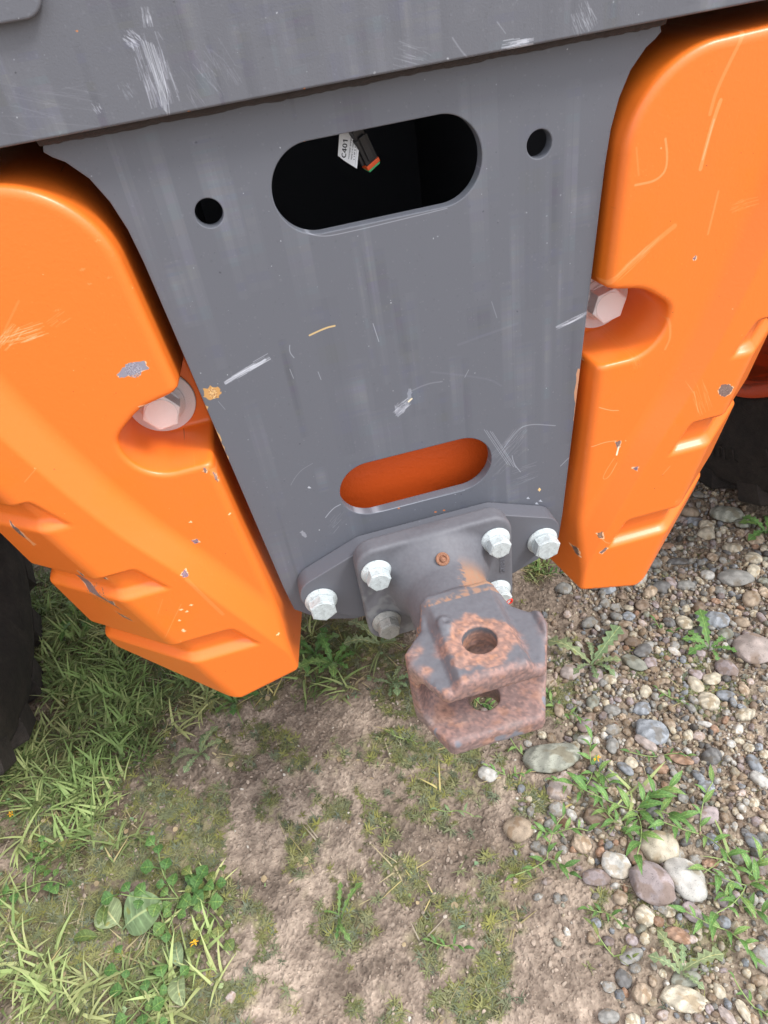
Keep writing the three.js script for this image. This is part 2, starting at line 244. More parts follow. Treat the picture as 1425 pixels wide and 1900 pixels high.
  d.scratch([[522, 395], [548, 422], [590, 441], [640, 432], [760, 404], [830, 386]], 0.9, WH(0.35)); d.scratch([[632, 918], [646, 946], [680, 957], [770, 933], [862, 910]], 0.9, WH(0.4));  // pale lines following the lower rims of both slots
  for (const [a, b] of [[574, 905], [996, 935], [1003, 930], [980, 925]]) d.blob([[a - 4, b], [a, b - 3], [a + 4, b + 1], [a, b + 1]], WH(0.7), 1);
  d.blob([[998, 909], [1001, 905], [1004, 909], [1001, 912]], 'rgb(236,200,140)', 1);
}, 5);
const beamMap = paintCanvas(-0.42, 0.48, 1.18, 1.48, 2048, 700, 'rgb(101,103,111)', greyVary, 0.024, (d) => {
  d.dots(300, ['rgba(225,228,235,0.5)', 'rgba(205,208,216,0.35)', 'rgba(30,30,34,0.4)'], 0.9);
  d.scuff([[262, 60], [308, 195]], 26, 90, WH(0.22)); for (let k = 0; k < 7; k++) d.scratch([[262 + k * 4, 75 + k], [288 + k * 3, 150], [300 + k * 2.4, 196 + k * 3]], 0.8, WH(0.4), 2); d.scuff([[230, 62], [258, 85]], 12, 50, WH(0.3)); d.scuff([[268, 10], [276, 50]], 7, 36, WH(0.25)); d.scuff([[172, 190], [186, 210]], 8, 20, WH(0.25)); d.scuff([[225, 150], [246, 180]], 10, 20, WH(0.14)); d.scuff([[360, 100], [410, 180]], 50, 50, WH(0.10)); d.scuff([[730, 110], [800, 130]], 30, 50, WH(0.12)); d.scuff([[930, 85], [990, 75]], 8, 50, WH(0.35)); d.scuff([[1070, 10], [1090, 60]], 22, 50, WH(0.2)); d.scratch([[840, 70], [856, 95], [866, 105]], 1.4, WH(0.2)); d.scratch([[922, 40], [938, 62]], 1, WH(0.2));
  for (const [a, b] of [[355, 209], [143, 58], [350, 207], [565, 165]]) d.blob([[a - 3, b], [a, b - 2], [a + 3, b], [a, b + 2]], 'rgb(196,124,80)', 1);
  d.scuff([[0, 210], [200, 240]], 60, 40, WH(0.06));
}, 9);
const mPlate = new THREE.MeshPhysicalMaterial({ map: plateMap, roughness: 0.5, bumpMap: peel.clone(), bumpScale: 0.00004 }); mPlate.bumpMap.repeat.set(14, 16);
const mBeam = new THREE.MeshPhysicalMaterial({ map: beamMap, roughness: 0.5, bumpMap: peel.clone(), bumpScale: 0.00009 }); mBeam.bumpMap.repeat.set(20, 7);
const mGrey = new THREE.MeshPhysicalMaterial({ color: lin(0.122, 0.126, 0.148), roughness: 0.5, bumpMap: peel.clone(), bumpScale: 0.00004 }); mGrey.bumpMap.repeat.set(18, 18);
const mDark = new THREE.MeshStandardMaterial({ color: lin(0.115, 0.118, 0.135), roughness: 0.6 });   // the same grey paint as the plate

// ---- rear plate
{
  const half = [[0.303, 1.203], [0.3, 1.198], [0.302, 1.191], [0.296, 1.1855], [0.287, 1.180], [0.272, 1.163], [0.2615, 1.14], [0.2545, 1.113], [0.2505, 1.08], [0.2475, 1.04], [0.216, 0.597], [0.2105, 0.548], [0.176, 0.513], [0.125, 0.494]];
  const s = new THREE.Shape(); s.moveTo(0.303, 1.23); for (const [x, y] of half) s.lineTo(x, y); for (const [x, y] of [...half].reverse()) s.lineTo(-x, y); s.lineTo(-0.303, 1.23); s.closePath();
  const slot = (cx, cy, L, r) => { const p = new THREE.Path(); p.moveTo(cx - L + r, cy - r); p.absarc(cx + L - r, cy, r, -Math.PI / 2, Math.PI / 2, false); p.absarc(cx - L + r, cy, r, Math.PI / 2, Math.PI * 1.5, false); return p; };
  s.holes.push(slot(0.001, 1.1145, 0.110, 0.0435), slot(0, 0.7315, 0.107, 0.0425));
  for (const x of [-0.174, 0.174]) { const p = new THREE.Path(); p.absarc(x, 1.1125, 0.0138, 0, Math.PI * 2, false); s.holes.push(p); }
  const g = new THREE.ExtrudeGeometry(s, { depth: 0.0126, bevelEnabled: true, bevelSize: 0.0012, bevelOffset: -0.0012, bevelThickness: 0.0012, bevelSegments: 2, curveSegments: 28 });
  g.translate(0, 0, -0.0138); faceUV(g, -0.33, 0.33, 0.47, 1.23);
  mesh('rear_plate', g, mPlate, machine).userData.label = 'tapered dark grey steel plate with two long slots and two round holes';
}
// ---- beam lapped over the top of the plate, weld under its edge, cover plate
{
  const g = box(-1.0, 1.0, 1.2035, 1.78, 0.002, 0.024, 0.0025); faceUV(g, -0.42, 0.48, 1.18, 1.48);
  mBeam.map.wrapS = mBeam.map.wrapT = THREE.MirroredRepeatWrapping;
  mesh('cross_beam', g, mBeam, machine).userData.label = 'wide dark grey cross beam with pale scuff marks';
  const R = rng(77), pts = []; for (let i = 0; i <= 150; i++) pts.push(new THREE.Vector3(-0.302 + i * 0.604 / 150, 1.2015 + (R() - 0.5) * 0.0009 + 0.0004 * Math.sin(i * 0.31), 0.0025 + (R() - 0.5) * 0.0012));
  const wg = new THREE.TubeGeometry(new THREE.CatmullRomCurve3(pts), 450, 0.0056, 8);
  const p = wg.attributes.position; for (let i = 0; i < p.count; i++) p.setY(i, p.getY(i) + 0.0016 * (fbm2(p.getX(i) * 95, p.getZ(i) * 120, 31, 2) - 0.5)); wg.computeVertexNormals();
  mesh('weld_bead', wg, new THREE.MeshStandardMaterial({ color: lin(0.075, 0.062, 0.062), roughness: 0.6, bumpMap: castRelief, bumpScale: 0.001 }), machine);
  const s = new THREE.Shape(); const x1 = -0.2535, y0 = 1.2885, r = 0.016; s.moveTo(-0.9, y0); s.lineTo(x1 - r, y0); s.absarc(x1 - r, y0 + r, r, -Math.PI / 2, 0, false); s.lineTo(x1, 1.6); s.lineTo(-0.9, 1.6); s.closePath();
  const cg = new THREE.ExtrudeGeometry(s, { depth: 0.006, bevelEnabled: true, bevelSize: 0.002, bevelThickness: 0.002, bevelSegments: 3, curveSegments: 12 }); cg.translate(0, 0, 0.0262); faceUV(cg, -0.42, 0.48, 1.18, 1.48);
  mesh('cover_plate', cg, mBeam, machine);
}
// ---- chassis behind the plate: a box closed to keep light out of the upper slot, the orange cross member seen through the lower one
{
  const parts = [box(-0.212, 0.212, 0.86, 1.2, -0.62, -0.601), box(-0.212, -0.2, 0.84, 1.2, -0.6, -0.0145), box(0.2, 0.212, 0.84, 1.2, -0.6, -0.0145), box(-0.1995, 0.1995, 0.838, 0.856, -0.6, -0.0145), box(-0.1995, 0.1995, 1.185, 1.2, -0.6, -0.0145), box(-1.0, 1.0, 1.205, 1.76, -2.4, 0.0, 0.01), box(-0.5, 0.5, 0.75, 1.19, -2.4, -0.64, 0.01)];  // the wide boxes are unseen body, put in to hold back sky light
  mesh('chassis', mergeGeometries(parts.map((g) => { const q = g.index ? g.toNonIndexed() : g; return q; })), mDark, machine);
}

// ---- orange counterweights
const BOLT_Z = -0.079;
const creaseY = [0.40, 0.48, 0.571, 0.63, 0.706, 0.788, 0.886, 1.008, 1.2], creaseX = [0.155, 0.192, 0.234, 0.262, 0.299, 0.343, 0.384, 0.424, 0.47];
function creaseAt(y) { let i = 0; while (i < creaseY.length - 2 && y > creaseY[i + 1]) i++; const t = (y - creaseY[i]) / (creaseY[i + 1] - creaseY[i]); const m = (k) => k <= 0 || k >= creaseY.length - 1 ? 0.4 : (creaseX[k + 1] - creaseX[k - 1]) / (creaseY[k + 1] - creaseY[k - 1]); const h = creaseY[i + 1] - creaseY[i], t2 = t * t, t3 = t2 * t; return (2 * t3 - 3 * t2 + 1) * creaseX[i] + (t3 - 2 * t2 + t) * h * m(i) + (-2 * t3 + 3 * t2) * creaseX[i + 1] + (t3 - t2) * h * m(i + 1); }
const lips = [[0.962, 0.487], [0.822, 0.424], [0.688, 0.354], [0.539, 0.272]];
function blockSDF(x, y, z) {
  const c = creaseAt(y), dd = (x - c) * 0.86;
  const rise = smin(smax(dd * 0.72, 0, 0.006), 0.022, 0.0018);
  const zf = 0.018 + rise;
  const xi = 0.2272 + (y - 0.45) * 0.0565 - clamp(0.02 - z, -0.05, 0.11) * mix(0.225, 0.1, sstep(0.55, 0.75, y));
  const r = 0.088, ax = (xi - x) * 0.975, ay = y - 1.178 - (x - 0.3) * 0.03;
  const out = Math.min(Math.max(ax + r, ay + r), 0) + Math.hypot(Math.max(ax + r, 0), Math.max(ay + r, 0)) - r;
  const side = 0.634 * (x - 0.415) - 0.194 * (y - 0.686) + 0.748 * (z - 0.040);
  const bot = Math.max(-0.265 * (x - 0.226) - 0.964 * (y - 0.462), 0.273 * (x - 0.335) - 0.962 * (y - 0.436));
  const outer = (x - 0.541 + (0.78 - y) * 0.1) * 0.995;
  let d = smax(z - zf, out, 0.011 - 0.004 * sstep(0.62, 0.55, y));
  d = smax(d, side, 0.008); d = smax(d, outer, 0.008); d = smax(d, bot, 0.005);
  d = Math.max(d, -0.3 - z, x - 0.8);
  // step notches in the lower outer border
  let s = d;
  for (const [yl, xl] of lips) {
    const yy = y + 0.13 * Math.max(0, x - (0.415 + 0.3 * (yl - 0.686)));
    if (yy < yl - 0.03 || yy > yl + 0.08) continue;
    const dep = clamp(-d, 0, 0.02);
    let p = Math.max(yl + dep * 0.7 - yy, yy - (yl + 0.044));
    p = smax(p, (xl + 0.62 * (yy - yl) + dep * 0.8 - x) * 0.83, 0.006);
    s = smax(s, smin(d + 0.0125, -p, 0.004), 0.0042);
  }
  // bolt pocket open towards the plate
  const dz = clamp(0.02 - z, 0, 0.1), yp = y - 0.8925 + (y > 0.8925 ? 0.2 * (x - 0.255) * sstep(0.8925, 0.925, y) : 0), rad = Math.hypot(Math.max(x - 0.290, 0), yp) - (0.0505 - 0.035 * dz);
  const pk = smax(rad, BOLT_Z - z, 0.007);
  return smax(s, -pk, 0.007);
}
const blockGeo = sdfMesh(blockSDF, [0.17, 0.40, -0.305], [0.58, 1.21, 0.06], 0.0036);
const blockGeoL = blockGeo.clone(); { const p = blockGeoL.attributes.position, n = blockGeoL.attributes.normal, ix = blockGeoL.index; for (let i = 0; i < p.count; i++) { p.setX(i, -p.getX(i)); n.setX(i, -n.getX(i)); } for (let i = 0; i < ix.count; i += 3) { const a = ix.getX(i + 1); ix.setX(i + 1, ix.getX(i + 2)); ix.setX(i + 2, a); } }
const OR = 'rgb(242,121,40)';
const orangeVary = (g, R, W, H, S) => {
  for (let k = 0; k < 26; k++) { const x = R() * W, y = R() * H, r = (20 + R() * 70) * S / 1000; for (let m = 0; m < 26; m++) { g.fillStyle = R() < 0.5 ? 'rgba(255,150,80,0.016)' : 'rgba(205,84,22,0.02)'; g.beginPath(); g.ellipse(x + (R() - 0.5) * r * 1.6, y + (R() - 0.5) * r * 1.6, r * (0.1 + R() * 0.35), r * (0.1 + R() * 0.5), R() * 3, 0, 6.3); g.fill(); } }
  for (let k = 0; k < 2600; k++) { g.fillStyle = R() < 0.5 ? 'rgba(255,190,140,0.10)' : 'rgba(150,60,20,0.10)'; const w = (0.4 + R() * 1.2) * S / 1000; g.fillRect(R() * W, R() * H, w, w); }
};
const PK = (a) => `rgba(255,206,176,${a})`, CHIP = 'rgb(128,104,98)', CHIPS = ['rgb(150,126,118)', 'rgb(100,84,80)', 'rgb(170,150,146)', 'rgb(122,92,82)'];
const chip = (d, pts, col = CHIP, sp = 160) => { d.blob(pts.map(([a, b]) => [a + (a > pts[0][0] ? 1.5 : -1.5), b]), 'rgba(255,226,205,0.7)', 2); d.blob(pts, col, 2); d.speck(pts, CHIPS, sp, 0.8); };
const mapL = paintCanvas(-0.66, -0.16, 0.40, 1.20, 1280, 2048, OR, orangeVary, 0.03, (d) => {
  d.dots(190, ['rgba(120,50,20,0.55)', 'rgba(255,214,180,0.5)', 'rgba(110,60,40,0.4)'], 0.9);
  chip(d, [[222, 700], [240, 682], [274, 676], [283, 692], [250, 702], [226, 708]], 'rgb(146,142,156)', 0); d.speck([[222, 676], [283, 708]], ['rgb(170,168,184)', 'rgb(110,106,120)', 'rgb(190,190,204)', 'rgb(130,124,140)'], 900, 0.7);
  chip(d, [[170, 1082], [178, 1066], [186, 1066], [196, 1080]]); chip(d, [[142, 1060], [150, 1066], [158, 1080], [152, 1078]]); chip(d, [[6, 996], [28, 1000], [40, 1024], [30, 1020]]); d.blob([[30, 1002], [60, 1030], [54, 1040], [36, 1022]], PK(0.5), 3);
  chip(d, [[126, 1112], [150, 1114], [186, 1122], [224, 1138], [190, 1130], [140, 1124]]); chip(d, [[196, 1126], [206, 1120], [210, 1132], [200, 1134]]); chip(d, [[208, 1154], [222, 1158], [248, 1164], [222, 1164]], CHIP, 60);
  chip(d, [[520, 1252], [532, 1244], [552, 1234], [553, 1242], [530, 1256]]); chip(d, [[334, 1056], [342, 1050], [348, 1060], [340, 1062]], 'rgb(140,112,130)', 30); chip(d, [[355, 1012], [364, 1010], [372, 1016], [362, 1018]], 'rgb(140,112,130)', 30); d.scratch([[345, 1065], [390, 1110], [410, 1130]], 5, PK(0.14));
  chip(d, [[382, 878], [387, 880], [385, 888], [381, 884]], CHIP, 30); chip(d, [[398, 886], [404, 892], [408, 906], [404, 902]], CHIP, 40); d.blob([[384, 876], [408, 884], [412, 908], [394, 890]], PK(0.2), 3);
  chip(d, [[262, 762], [300, 754], [330, 738], [334, 742], [300, 762], [264, 768]], 'rgb(140,98,76)', 40); chip(d, [[320, 742], [332, 730], [336, 738], [328, 746]], CHIP, 50);
  d.scuff([[0, 640], [90, 612]], 16, 50, PK(0.3)); d.scuff([[0, 655], [40, 610]], 14, 30, PK(0.28)); d.scratch([[0, 640], [40, 560]], 2, PK(0.14)); d.scuff([[90, 615], [130, 585]], 10, 14, PK(0.16)); d.scratch([[302, 1175], [318, 1140], [334, 1110]], 0.8, PK(0.3)); d.scratch([[290, 1128], [300, 1100]], 0.8, PK(0.2)); d.scratch([[50, 880], [72, 855]], 0.8, PK(0.25));
  for (const [a, b] of [[334, 1120], [344, 1124], [352, 1112], [330, 1140], [336, 1158], [512, 1175], [428, 964], [355, 978], [338, 1160]]) d.blob([[a - 4, b + 1], [a, b - 2], [a + 4, b], [a, b + 2]], 'rgba(255,226,190,0.8)', 1.4);
  for (const [a, b] of [[212, 519], [162, 503], [174, 530], [114, 578], [190, 450]]) d.blob([[a - 6, b + 2], [a, b - 2], [a + 6, b - 1], [a, b + 3]], PK(0.22), 2);
}, 15);
const mapR = paintCanvas(0.16, 0.66, 0.40, 1.20, 1280, 2048, OR, orangeVary, 0.03, (d) => {
  d.dots(190, ['rgba(120,50,20,0.55)', 'rgba(255,214,180,0.5)', 'rgba(110,60,40,0.4)'], 0.9);
  chip(d, [[1324, 718], [1330, 708], [1344, 706], [1352, 714], [1346, 726], [1334, 730], [1326, 726]]); chip(d, [[1100, 682], [1112, 676], [1114, 692], [1108, 706], [1106, 722], [1100, 724], [1103, 700]]);
  chip(d, [[1150, 828], [1159, 826], [1158, 838], [1152, 840]]); d.scratch([[1156, 838], [1152, 852]], 2.6, 'rgb(250,236,214)'); d.scratch([[1148, 858], [1122, 896], [1134, 898], [1152, 866]], 0.7, PK(0.5)); d.scratch([[1106, 838], [1124, 830], [1152, 826]], 1.0, PK(0.55)); d.scratch([[1120, 764], [1140, 770], [1156, 770]], 1.0, PK(0.55));
  chip(d, [[1106, 988], [1114, 982], [1114, 992], [1108, 994]], 'rgb(150,110,80)', 40); chip(d, [[1106, 1018], [1118, 1008], [1122, 1010], [1110, 1020]], CHIP, 40); d.scratch([[1112, 992], [1118, 1002], [1140, 998]], 1, PK(0.5)); d.blob([[1148, 970], [1180, 954], [1192, 950], [1180, 960], [1150, 974]], PK(0.6), 2); d.scratch([[1168, 962], [1190, 950]], 2, 'rgba(250,226,170,0.8)');
  chip(d, [[1297, 486], [1301, 478], [1303, 484], [1299, 490]], 'rgb(140,112,130)', 20); chip(d, [[1172, 868], [1181, 862], [1178, 870]], 'rgb(140,112,130)', 20); chip(d, [[1073, 1028], [1077, 1022], [1077, 1034], [1074, 1036]], CHIP, 20);
  d.scratch([[1398, 60], [1345, 160], [1330, 215]], 4, PK(0.22)); d.scratch([[1350, 190], [1335, 228], [1312, 318]], 4.5, PK(0.3)); d.scratch([[1338, 225], [1316, 300]], 1.6, PK(0.4)); d.scratch([[1246, 262], [1254, 310], [1232, 340], [1190, 348]], 2.6, PK(0.34)); d.scratch([[1192, 278], [1196, 330]], 2, PK(0.16)); d.scratch([[1345, 360], [1325, 440]], 2.6, PK(0.22)); d.scratch([[1262, 425], [1200, 475], [1140, 535]], 6, PK(0.2)); d.scuff([[1240, 440], [1150, 525]], 12, 34, PK(0.18)); d.scratch([[1252, 600], [1256, 630], [1244, 655]], 3, PK(0.22)); d.scuff([[1185, 650], [1195, 690]], 18, 20, PK(0.16)); d.scratch([[1280, 720], [1288, 758]], 1.2, PK(0.3)); d.scuff([[1280, 700], [1300, 760]], 22, 26, PK(0.2)); d.scratch([[1222, 874], [1236, 858]], 1, PK(0.35)); d.scuff([[1365, 395], [1415, 375]], 12, 20, PK(0.2)); d.scuff([[1240, 930], [1260, 918]], 10, 14, PK(0.2));
}, 16);
function orangeMat(map) { const m = new THREE.MeshPhysicalMaterial({ map, roughness: 0.42, bumpMap: peel.clone(), bumpScale: 0.00012, clearcoat: 0.35, clearcoatRoughness: 0.28 }); m.bumpMap.repeat.set(5, 8); return m; }
const mZinc = new THREE.MeshStandardMaterial({ color: lin(0.74, 0.78, 0.80), roughness: 0.5, metalness: 0.1, bumpMap: castRelief, bumpScale: 0.0004, map: dataTex(256, 256, (i, j, o) => { const n = fbm2(i / 14, j / 14, 51, 3), m = noise2(i / 2.2, j / 2.2, 55); const v = 226 + 50 * (n - 0.4) + (m > 0.82 ? -38 : 0); o[0] = v * 0.98; o[1] = v; o[2] = v * 1.0; }, true) });
const mZincLifted = mZinc.clone(); mZincLifted.color = lin(0.93, 0.94, 0.97); mZincLifted.map = null; mZincLifted.metalness = 0;  // zinc brightened in colour, making up for the little light in the pockets
const mZincDirty = mZinc.clone(); mZincDirty.color = lin(0.42, 0.40, 0.38);
// hex flange bolt, axis +z, seat at z = 0
function boltGeo(rf, af, h, turn) {
  const fl = new THREE.LatheGeometry([[0.0001, 0], [rf * 0.97, 0], [rf, 0.0012], [rf * 0.985, 0.0028], [rf * 0.8, 0.0062], [af * 0.57, 0.0085], [0.0001, 0.0085]].map((p) => new THREE.Vector2(...p)), 40); fl.rotateX(Math.PI / 2);
  const hex = new THREE.Shape(), R = af / Math.sqrt(3); for (let k = 0; k < 6; k++) { const a = k * Math.PI / 3 + turn; if (k) hex.lineTo(R * Math.cos(a), R * Math.sin(a)); else hex.moveTo(R * Math.cos(a), R * Math.sin(a)); } hex.closePath();
  const hx = new THREE.ExtrudeGeometry(hex, { depth: h - 0.006, bevelEnabled: true, bevelSize: 0.0022, bevelOffset: -0.0022, bevelThickness: 0.0014, bevelSegments: 3 }); hx.translate(0, 0, 0.006);
  const face = new THREE.LatheGeometry([[0.0001, 0], [af * 0.455, 0], [af * 0.47, -0.0012]].map((p) => new THREE.Vector2(...p)), 30); face.rotateX(Math.PI / 2); face.translate(0, 0, h + 0.0022);
  const all = [fl, hx, face].map((g) => { const q = g.index ? g.toNonIndexed() : g; q.computeVertexNormals(); return q; });
  const g = mergeGeometries(all); return boxUV(g, 11);
}
for (const sgn of [-1, 1]) {
  const g = sgn > 0 ? blockGeo : blockGeoL; faceUV(g, sgn > 0 ? 0.16 : -0.66, sgn > 0 ? 0.66 : -0.16, 0.40, 1.20);
  const b = mesh('counterweight', g, orangeMat(sgn > 0 ? mapR : mapL), machine);
  if (sgn < 0) { const px = -0.24, py = 0.72, a = 0.016; b.rotation.z = a; b.position.set(px - (px * Math.cos(a) - py * Math.sin(a)), py - (px * Math.sin(a) + py * Math.cos(a)), 0); }
  b.userData.label = sgn > 0 ? 'orange counterweight with a round grey paint chip near its outer edge' : 'orange counterweight with a grey scraped patch above its bolt pocket';
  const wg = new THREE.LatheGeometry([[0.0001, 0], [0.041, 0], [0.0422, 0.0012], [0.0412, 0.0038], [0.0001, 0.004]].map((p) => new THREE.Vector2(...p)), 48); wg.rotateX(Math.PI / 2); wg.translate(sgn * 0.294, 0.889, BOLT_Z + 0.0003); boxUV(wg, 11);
  mesh('washer', wg, mZincLifted, b);
  const bg = boltGeo(0.029, 0.042, 0.027, sgn > 0 ? 0.25 : 0.1); bg.translate(sgn * 0.294, 0.889, BOLT_Z + 0.0045); mesh('bolt', bg, mZincLifted, b);
}
{ // orange cross member between the counterweights, seen through the lower slot
  const g = box(-0.19, 0.19, 0.62, 0.835, -0.3, -0.055, 0.006); boxUV(g, 1);
  mesh('cross_member', g, new THREE.MeshPhysicalMaterial({ color: lin(0.80, 0.115, 0.016), roughness: 0.42, bumpMap: castRelief, bumpScale: 0.0006 }), machine);
}
// ---- bracket bolted on the foot of the plate
{
  const s = new THREE.Shape(); const H = [[0, 0.658], [0.09, 0.658], [0.098, 0.6565], [0.178, 0.6245]];
  s.moveTo(-0.09, 0.658); s.lineTo(0.09, 0.658); s.quadraticCurveTo(0.097, 0.658, 0.103, 0.6555); s.lineTo(0.176, 0.626); s.absarc(0.1655, 0.5985, 0.0295, 1.2, -0.72, true); s.lineTo(0.128, 0.534); s.lineTo(0.1, 0.5255); s.lineTo(-0.1, 0.5255); s.lineTo(-0.128, 0.534); s.lineTo(-0.1655 - 0.0295 * Math.cos(-0.72), 0.5985 + 0.0295 * Math.sin(-0.72)); s.absarc(-0.1655, 0.5985, 0.0295, Math.PI + 0.72, Math.PI - 1.2, true); s.lineTo(-0.103, 0.6555); s.quadraticCurveTo(-0.097, 0.658, -0.09, 0.658);
  const g = new THREE.ExtrudeGeometry(s, { depth: 0.028, bevelEnabled: true, bevelSize: 0.0015, bevelOffset: -0.0015, bevelThickness: 0.0015, bevelSegments: 3, curveSegments: 20 }); g.translate(0, 0, 0.0032); boxUV(g, 1);
  const m = mesh('hitch_bracket', g, mGrey, machine); m.userData.label = 'thick arched dark grey bracket under the lower slot';
  for (const sg of [-1, 1]) { const bg = boltGeo(0.0235, 0.0345, 0.0215, sg > 0 ? 0.3 : 0.55); bg.translate(sg * 0.168, 0.585, 0.0328); mesh('flange_bolt', bg, mZinc, m); }
}
// ---- tow hitch: flange, neck and clevis in one casting
{
  const poly = [[-0.047, 0.12], [0.047, 0.12], [0.05, 0.158], [0.06, 0.188], [0.0865, 0.214], [0.0875, 0.232], [0.0615, 0.287], [0.056, 0.291], [-0.056, 0.291], [-0.0615, 0.287], [-0.0875, 0.232], [-0.0865, 0.214], [-0.06, 0.188], [-0.05, 0.158]];
  const polySD = (x, z) => { let d = 1e9, s = 1; for (let i = 0, j = poly.length - 1; i < poly.length; j = i++) { const [ax, az] = poly[i], [bx, bz] = poly[j]; const ex = bx - ax, ez = bz - az, wx = x - ax, wz = z - az, t = clamp((wx * ex + wz * ez) / (ex * ex + ez * ez)); const qx = wx - ex * t, qz = wz - ez * t; d = Math.min(d, qx * qx + qz * qz); const c1 = z >= az, c2 = z < bz, c3 = ex * wz > ez * wx; if ((c1 && c2 && c3) || (!c1 && !c2 && !c3)) s = -s; } return s * Math.sqrt(d); };
  const f = (x, y, z) => {
    const ax = Math.abs(x);
    let fl = Math.hypot(Math.max(ax - 0.0815, 0), Math.max(Math.abs(y - 0.588) - 0.0595, 0)) - 0.03; fl = smax(fl, Math.abs(z - 0.047) - 0.0145, 0.007);
    const nr = 0.057 + 0.02 * (1 - sstep(0.055, 0.105, z)); let nk = Math.hypot(x, (y - 0.597) * 0.98) - nr; nk = smax(nk, Math.abs(z - 0.11) - 0.062, 0.006);
    let d = smin(fl, nk, 0.012);
    const ring = smax(Math.hypot(x, y - 0.597) - 0.061, Math.abs(z - 0.161) - 0.004, 0.004);
    if (z > 0.1) {
      const valley = 0.014 * sstep(0.037, 0.051, ax) * (x > 0 ? 1 - 0.5 * sstep(0.074, 0.082, ax) : 1) * (1 - 0.6 * sstep(0.19, 0.155, z));
      const lowtrim = 0.012 * sstep(0.06, 0.09, ax);
      let jw = smax(polySD(x, z), y - (0.661 - valley), 0.010); jw = smax(jw, 0.520 + lowtrim - y, 0.014); jw = smax(jw, 0.148 - z, 0.008);
      const ty = Math.abs(y - 0.5895) - 0.0385, tz = 0.200 + 0.056 * Math.pow(ax / 0.0875, 3) - z; let th = Math.min(Math.max(ty + 0.03, tz + 0.03), 0) + Math.hypot(Math.max(ty + 0.03, 0), Math.max(tz + 0.03, 0)) - 0.03;
      jw = smax(jw, -th, 0.010);
      const bumpx = Math.hypot(x + 0.031, (y - 0.662) * 1.6, (z - 0.203) * 0.8) - 0.0085; jw = smin(jw, bumpx, 0.006); jw = smax(jw, -(Math.hypot(x + 0.028, y - 0.669, z - 0.2) - 0.006), 0.004);
      d = smin(d, jw, 0.007); d = smax(d, -(Math.hypot(x, z - 0.2385) - 0.0203), 0.003);
    }
    d = smin(d, ring, 0.004);
    return d + (z > 0.165 ? 0.0013 : 0.0005) * (fbm3(x * 110, y * 110, z * 110, 41, 3) - 0.5);
  };
  const g = sdfMesh(f, [-0.12, 0.48, 0.026], [0.12, 0.69, 0.305], 0.0019); boxUV(g, 2);
  const p = g.attributes.position, n = g.attributes.normal, C = new Float32Array(p.count * 3);
  for (let i = 0; i < p.count; i++) {
    const x = p.getX(i), y = p.getY(i), z = p.getZ(i), ny = n.getY(i);
    const a = fbm3(x * 60, y * 60, z * 60, 61, 4), b = fbm3(x * 330, y * 330, z * 330, 63, 2), c = fbm3(x * 22, y * 22, z * 22, 67, 3);
    let rust = 0;                                                                   // bare, rusted iron where the paint has gone
    const hd = Math.hypot(x * 0.95, z - 0.239);
    if (y > 0.635 && ny > 0.3) rust = Math.max(rust, sstep(0.047, 0.036, hd + (a - 0.5) * 0.05));
    if (z > 0.17) rust = Math.max(rust, sstep(0.655, 0.646, y + (a - 0.5) * 0.012 - (ny > 0.6 ? -0.03 : 0)));
    if (z > 0.2 && y < 0.64) rust = 1;
    rust = Math.max(rust, sstep(0.278, 0.288, z + (a - 0.5) * 0.014));
    rust = Math.max(rust, sstep(0.066, 0.08, Math.abs(x) + (a - 0.5) * 0.03) * sstep(0.2, 0.23, z) * (x < 0 ? 1 : 0.6));
    let tan = sstep(0.53, 0.6, c * 0.5 + b * 0.2 + 0.34 * sstep(-0.005, 0.04, x)) * sstep(0.085, 0.12, z) * (z < 0.158 ? 1 : 0);
    tan = Math.max(tan, z < 0.168 ? sstep(0.156, 0.162, z + (a - 0.5) * 0.02) * sstep(0.42, 0.56, c * 0.5 + b * 0.5) * 0.8 : 0);
    const flake = sstep(0.45, 0.62, a * 0.55 + b * 0.45);
    let r = mix(0.118, 0.15, b), gg = mix(0.119, 0.152, b), bb = mix(0.137, 0.172, b);
    const orange = 0.8 * clamp(sstep(0.54, 0.7, a) * 0.5 + (y > 0.635 && hd < 0.045 ? 0.45 : 0) - (y < 0.6 && z > 0.2 ? 0.12 : 0));
    let rr = mix(0.27, 0.47, orange), rg = mix(0.165, 0.235, orange), rb = mix(0.145, 0.14, orange);
    const gl = sstep(0.46, 0.66, c) * 0.4; rr = mix(rr, 0.30, gl); rg = mix(rg, 0.24, gl); rb = mix(rb, 0.215, gl);
    const sp = 0.5 + 1.0 * b; rr *= sp; rg *= sp; rb *= sp;
    const old = y < 0.55 && z > 0.262 ? sstep(0.56, 0.66, fbm3(x * 40, y * 40, z * 40, 69, 3)) : 0;         // remains of paint on the lower lip
    rr = mix(rr, 0.2, old); rg = mix(rg, 0.205, old); rb = mix(rb, 0.24, old);
    const k = clamp(rust * (0.75 + 0.5 * flake)); r = mix(r, rr, k); gg = mix(gg, rg, k); bb = mix(bb, rb, k);
    r = mix(r, mix(0.36, 0.44, b), tan * 0.85); gg = mix(gg, mix(0.25, 0.2, b), tan * 0.85); bb = mix(bb, mix(0.17, 0.1, b), tan * 0.85);
    const dust = (z < 0.075 && x < -0.03 && y < 0.63 ? sstep(0.5, 0.62, a * 0.7 + c * 0.3) * 0.55 : 0); r = mix(r, 0.26, dust); gg = mix(gg, 0.27, dust); bb = mix(bb, 0.275, dust);
    C[3 * i] = r; C[3 * i + 1] = gg; C[3 * i + 2] = bb;
  }
  g.setAttribute('color', new THREE.BufferAttribute(C, 3));
  const h = mesh('tow_hitch', g, new THREE.MeshStandardMaterial({ vertexColors: true, roughness: 0.6 }), machine);
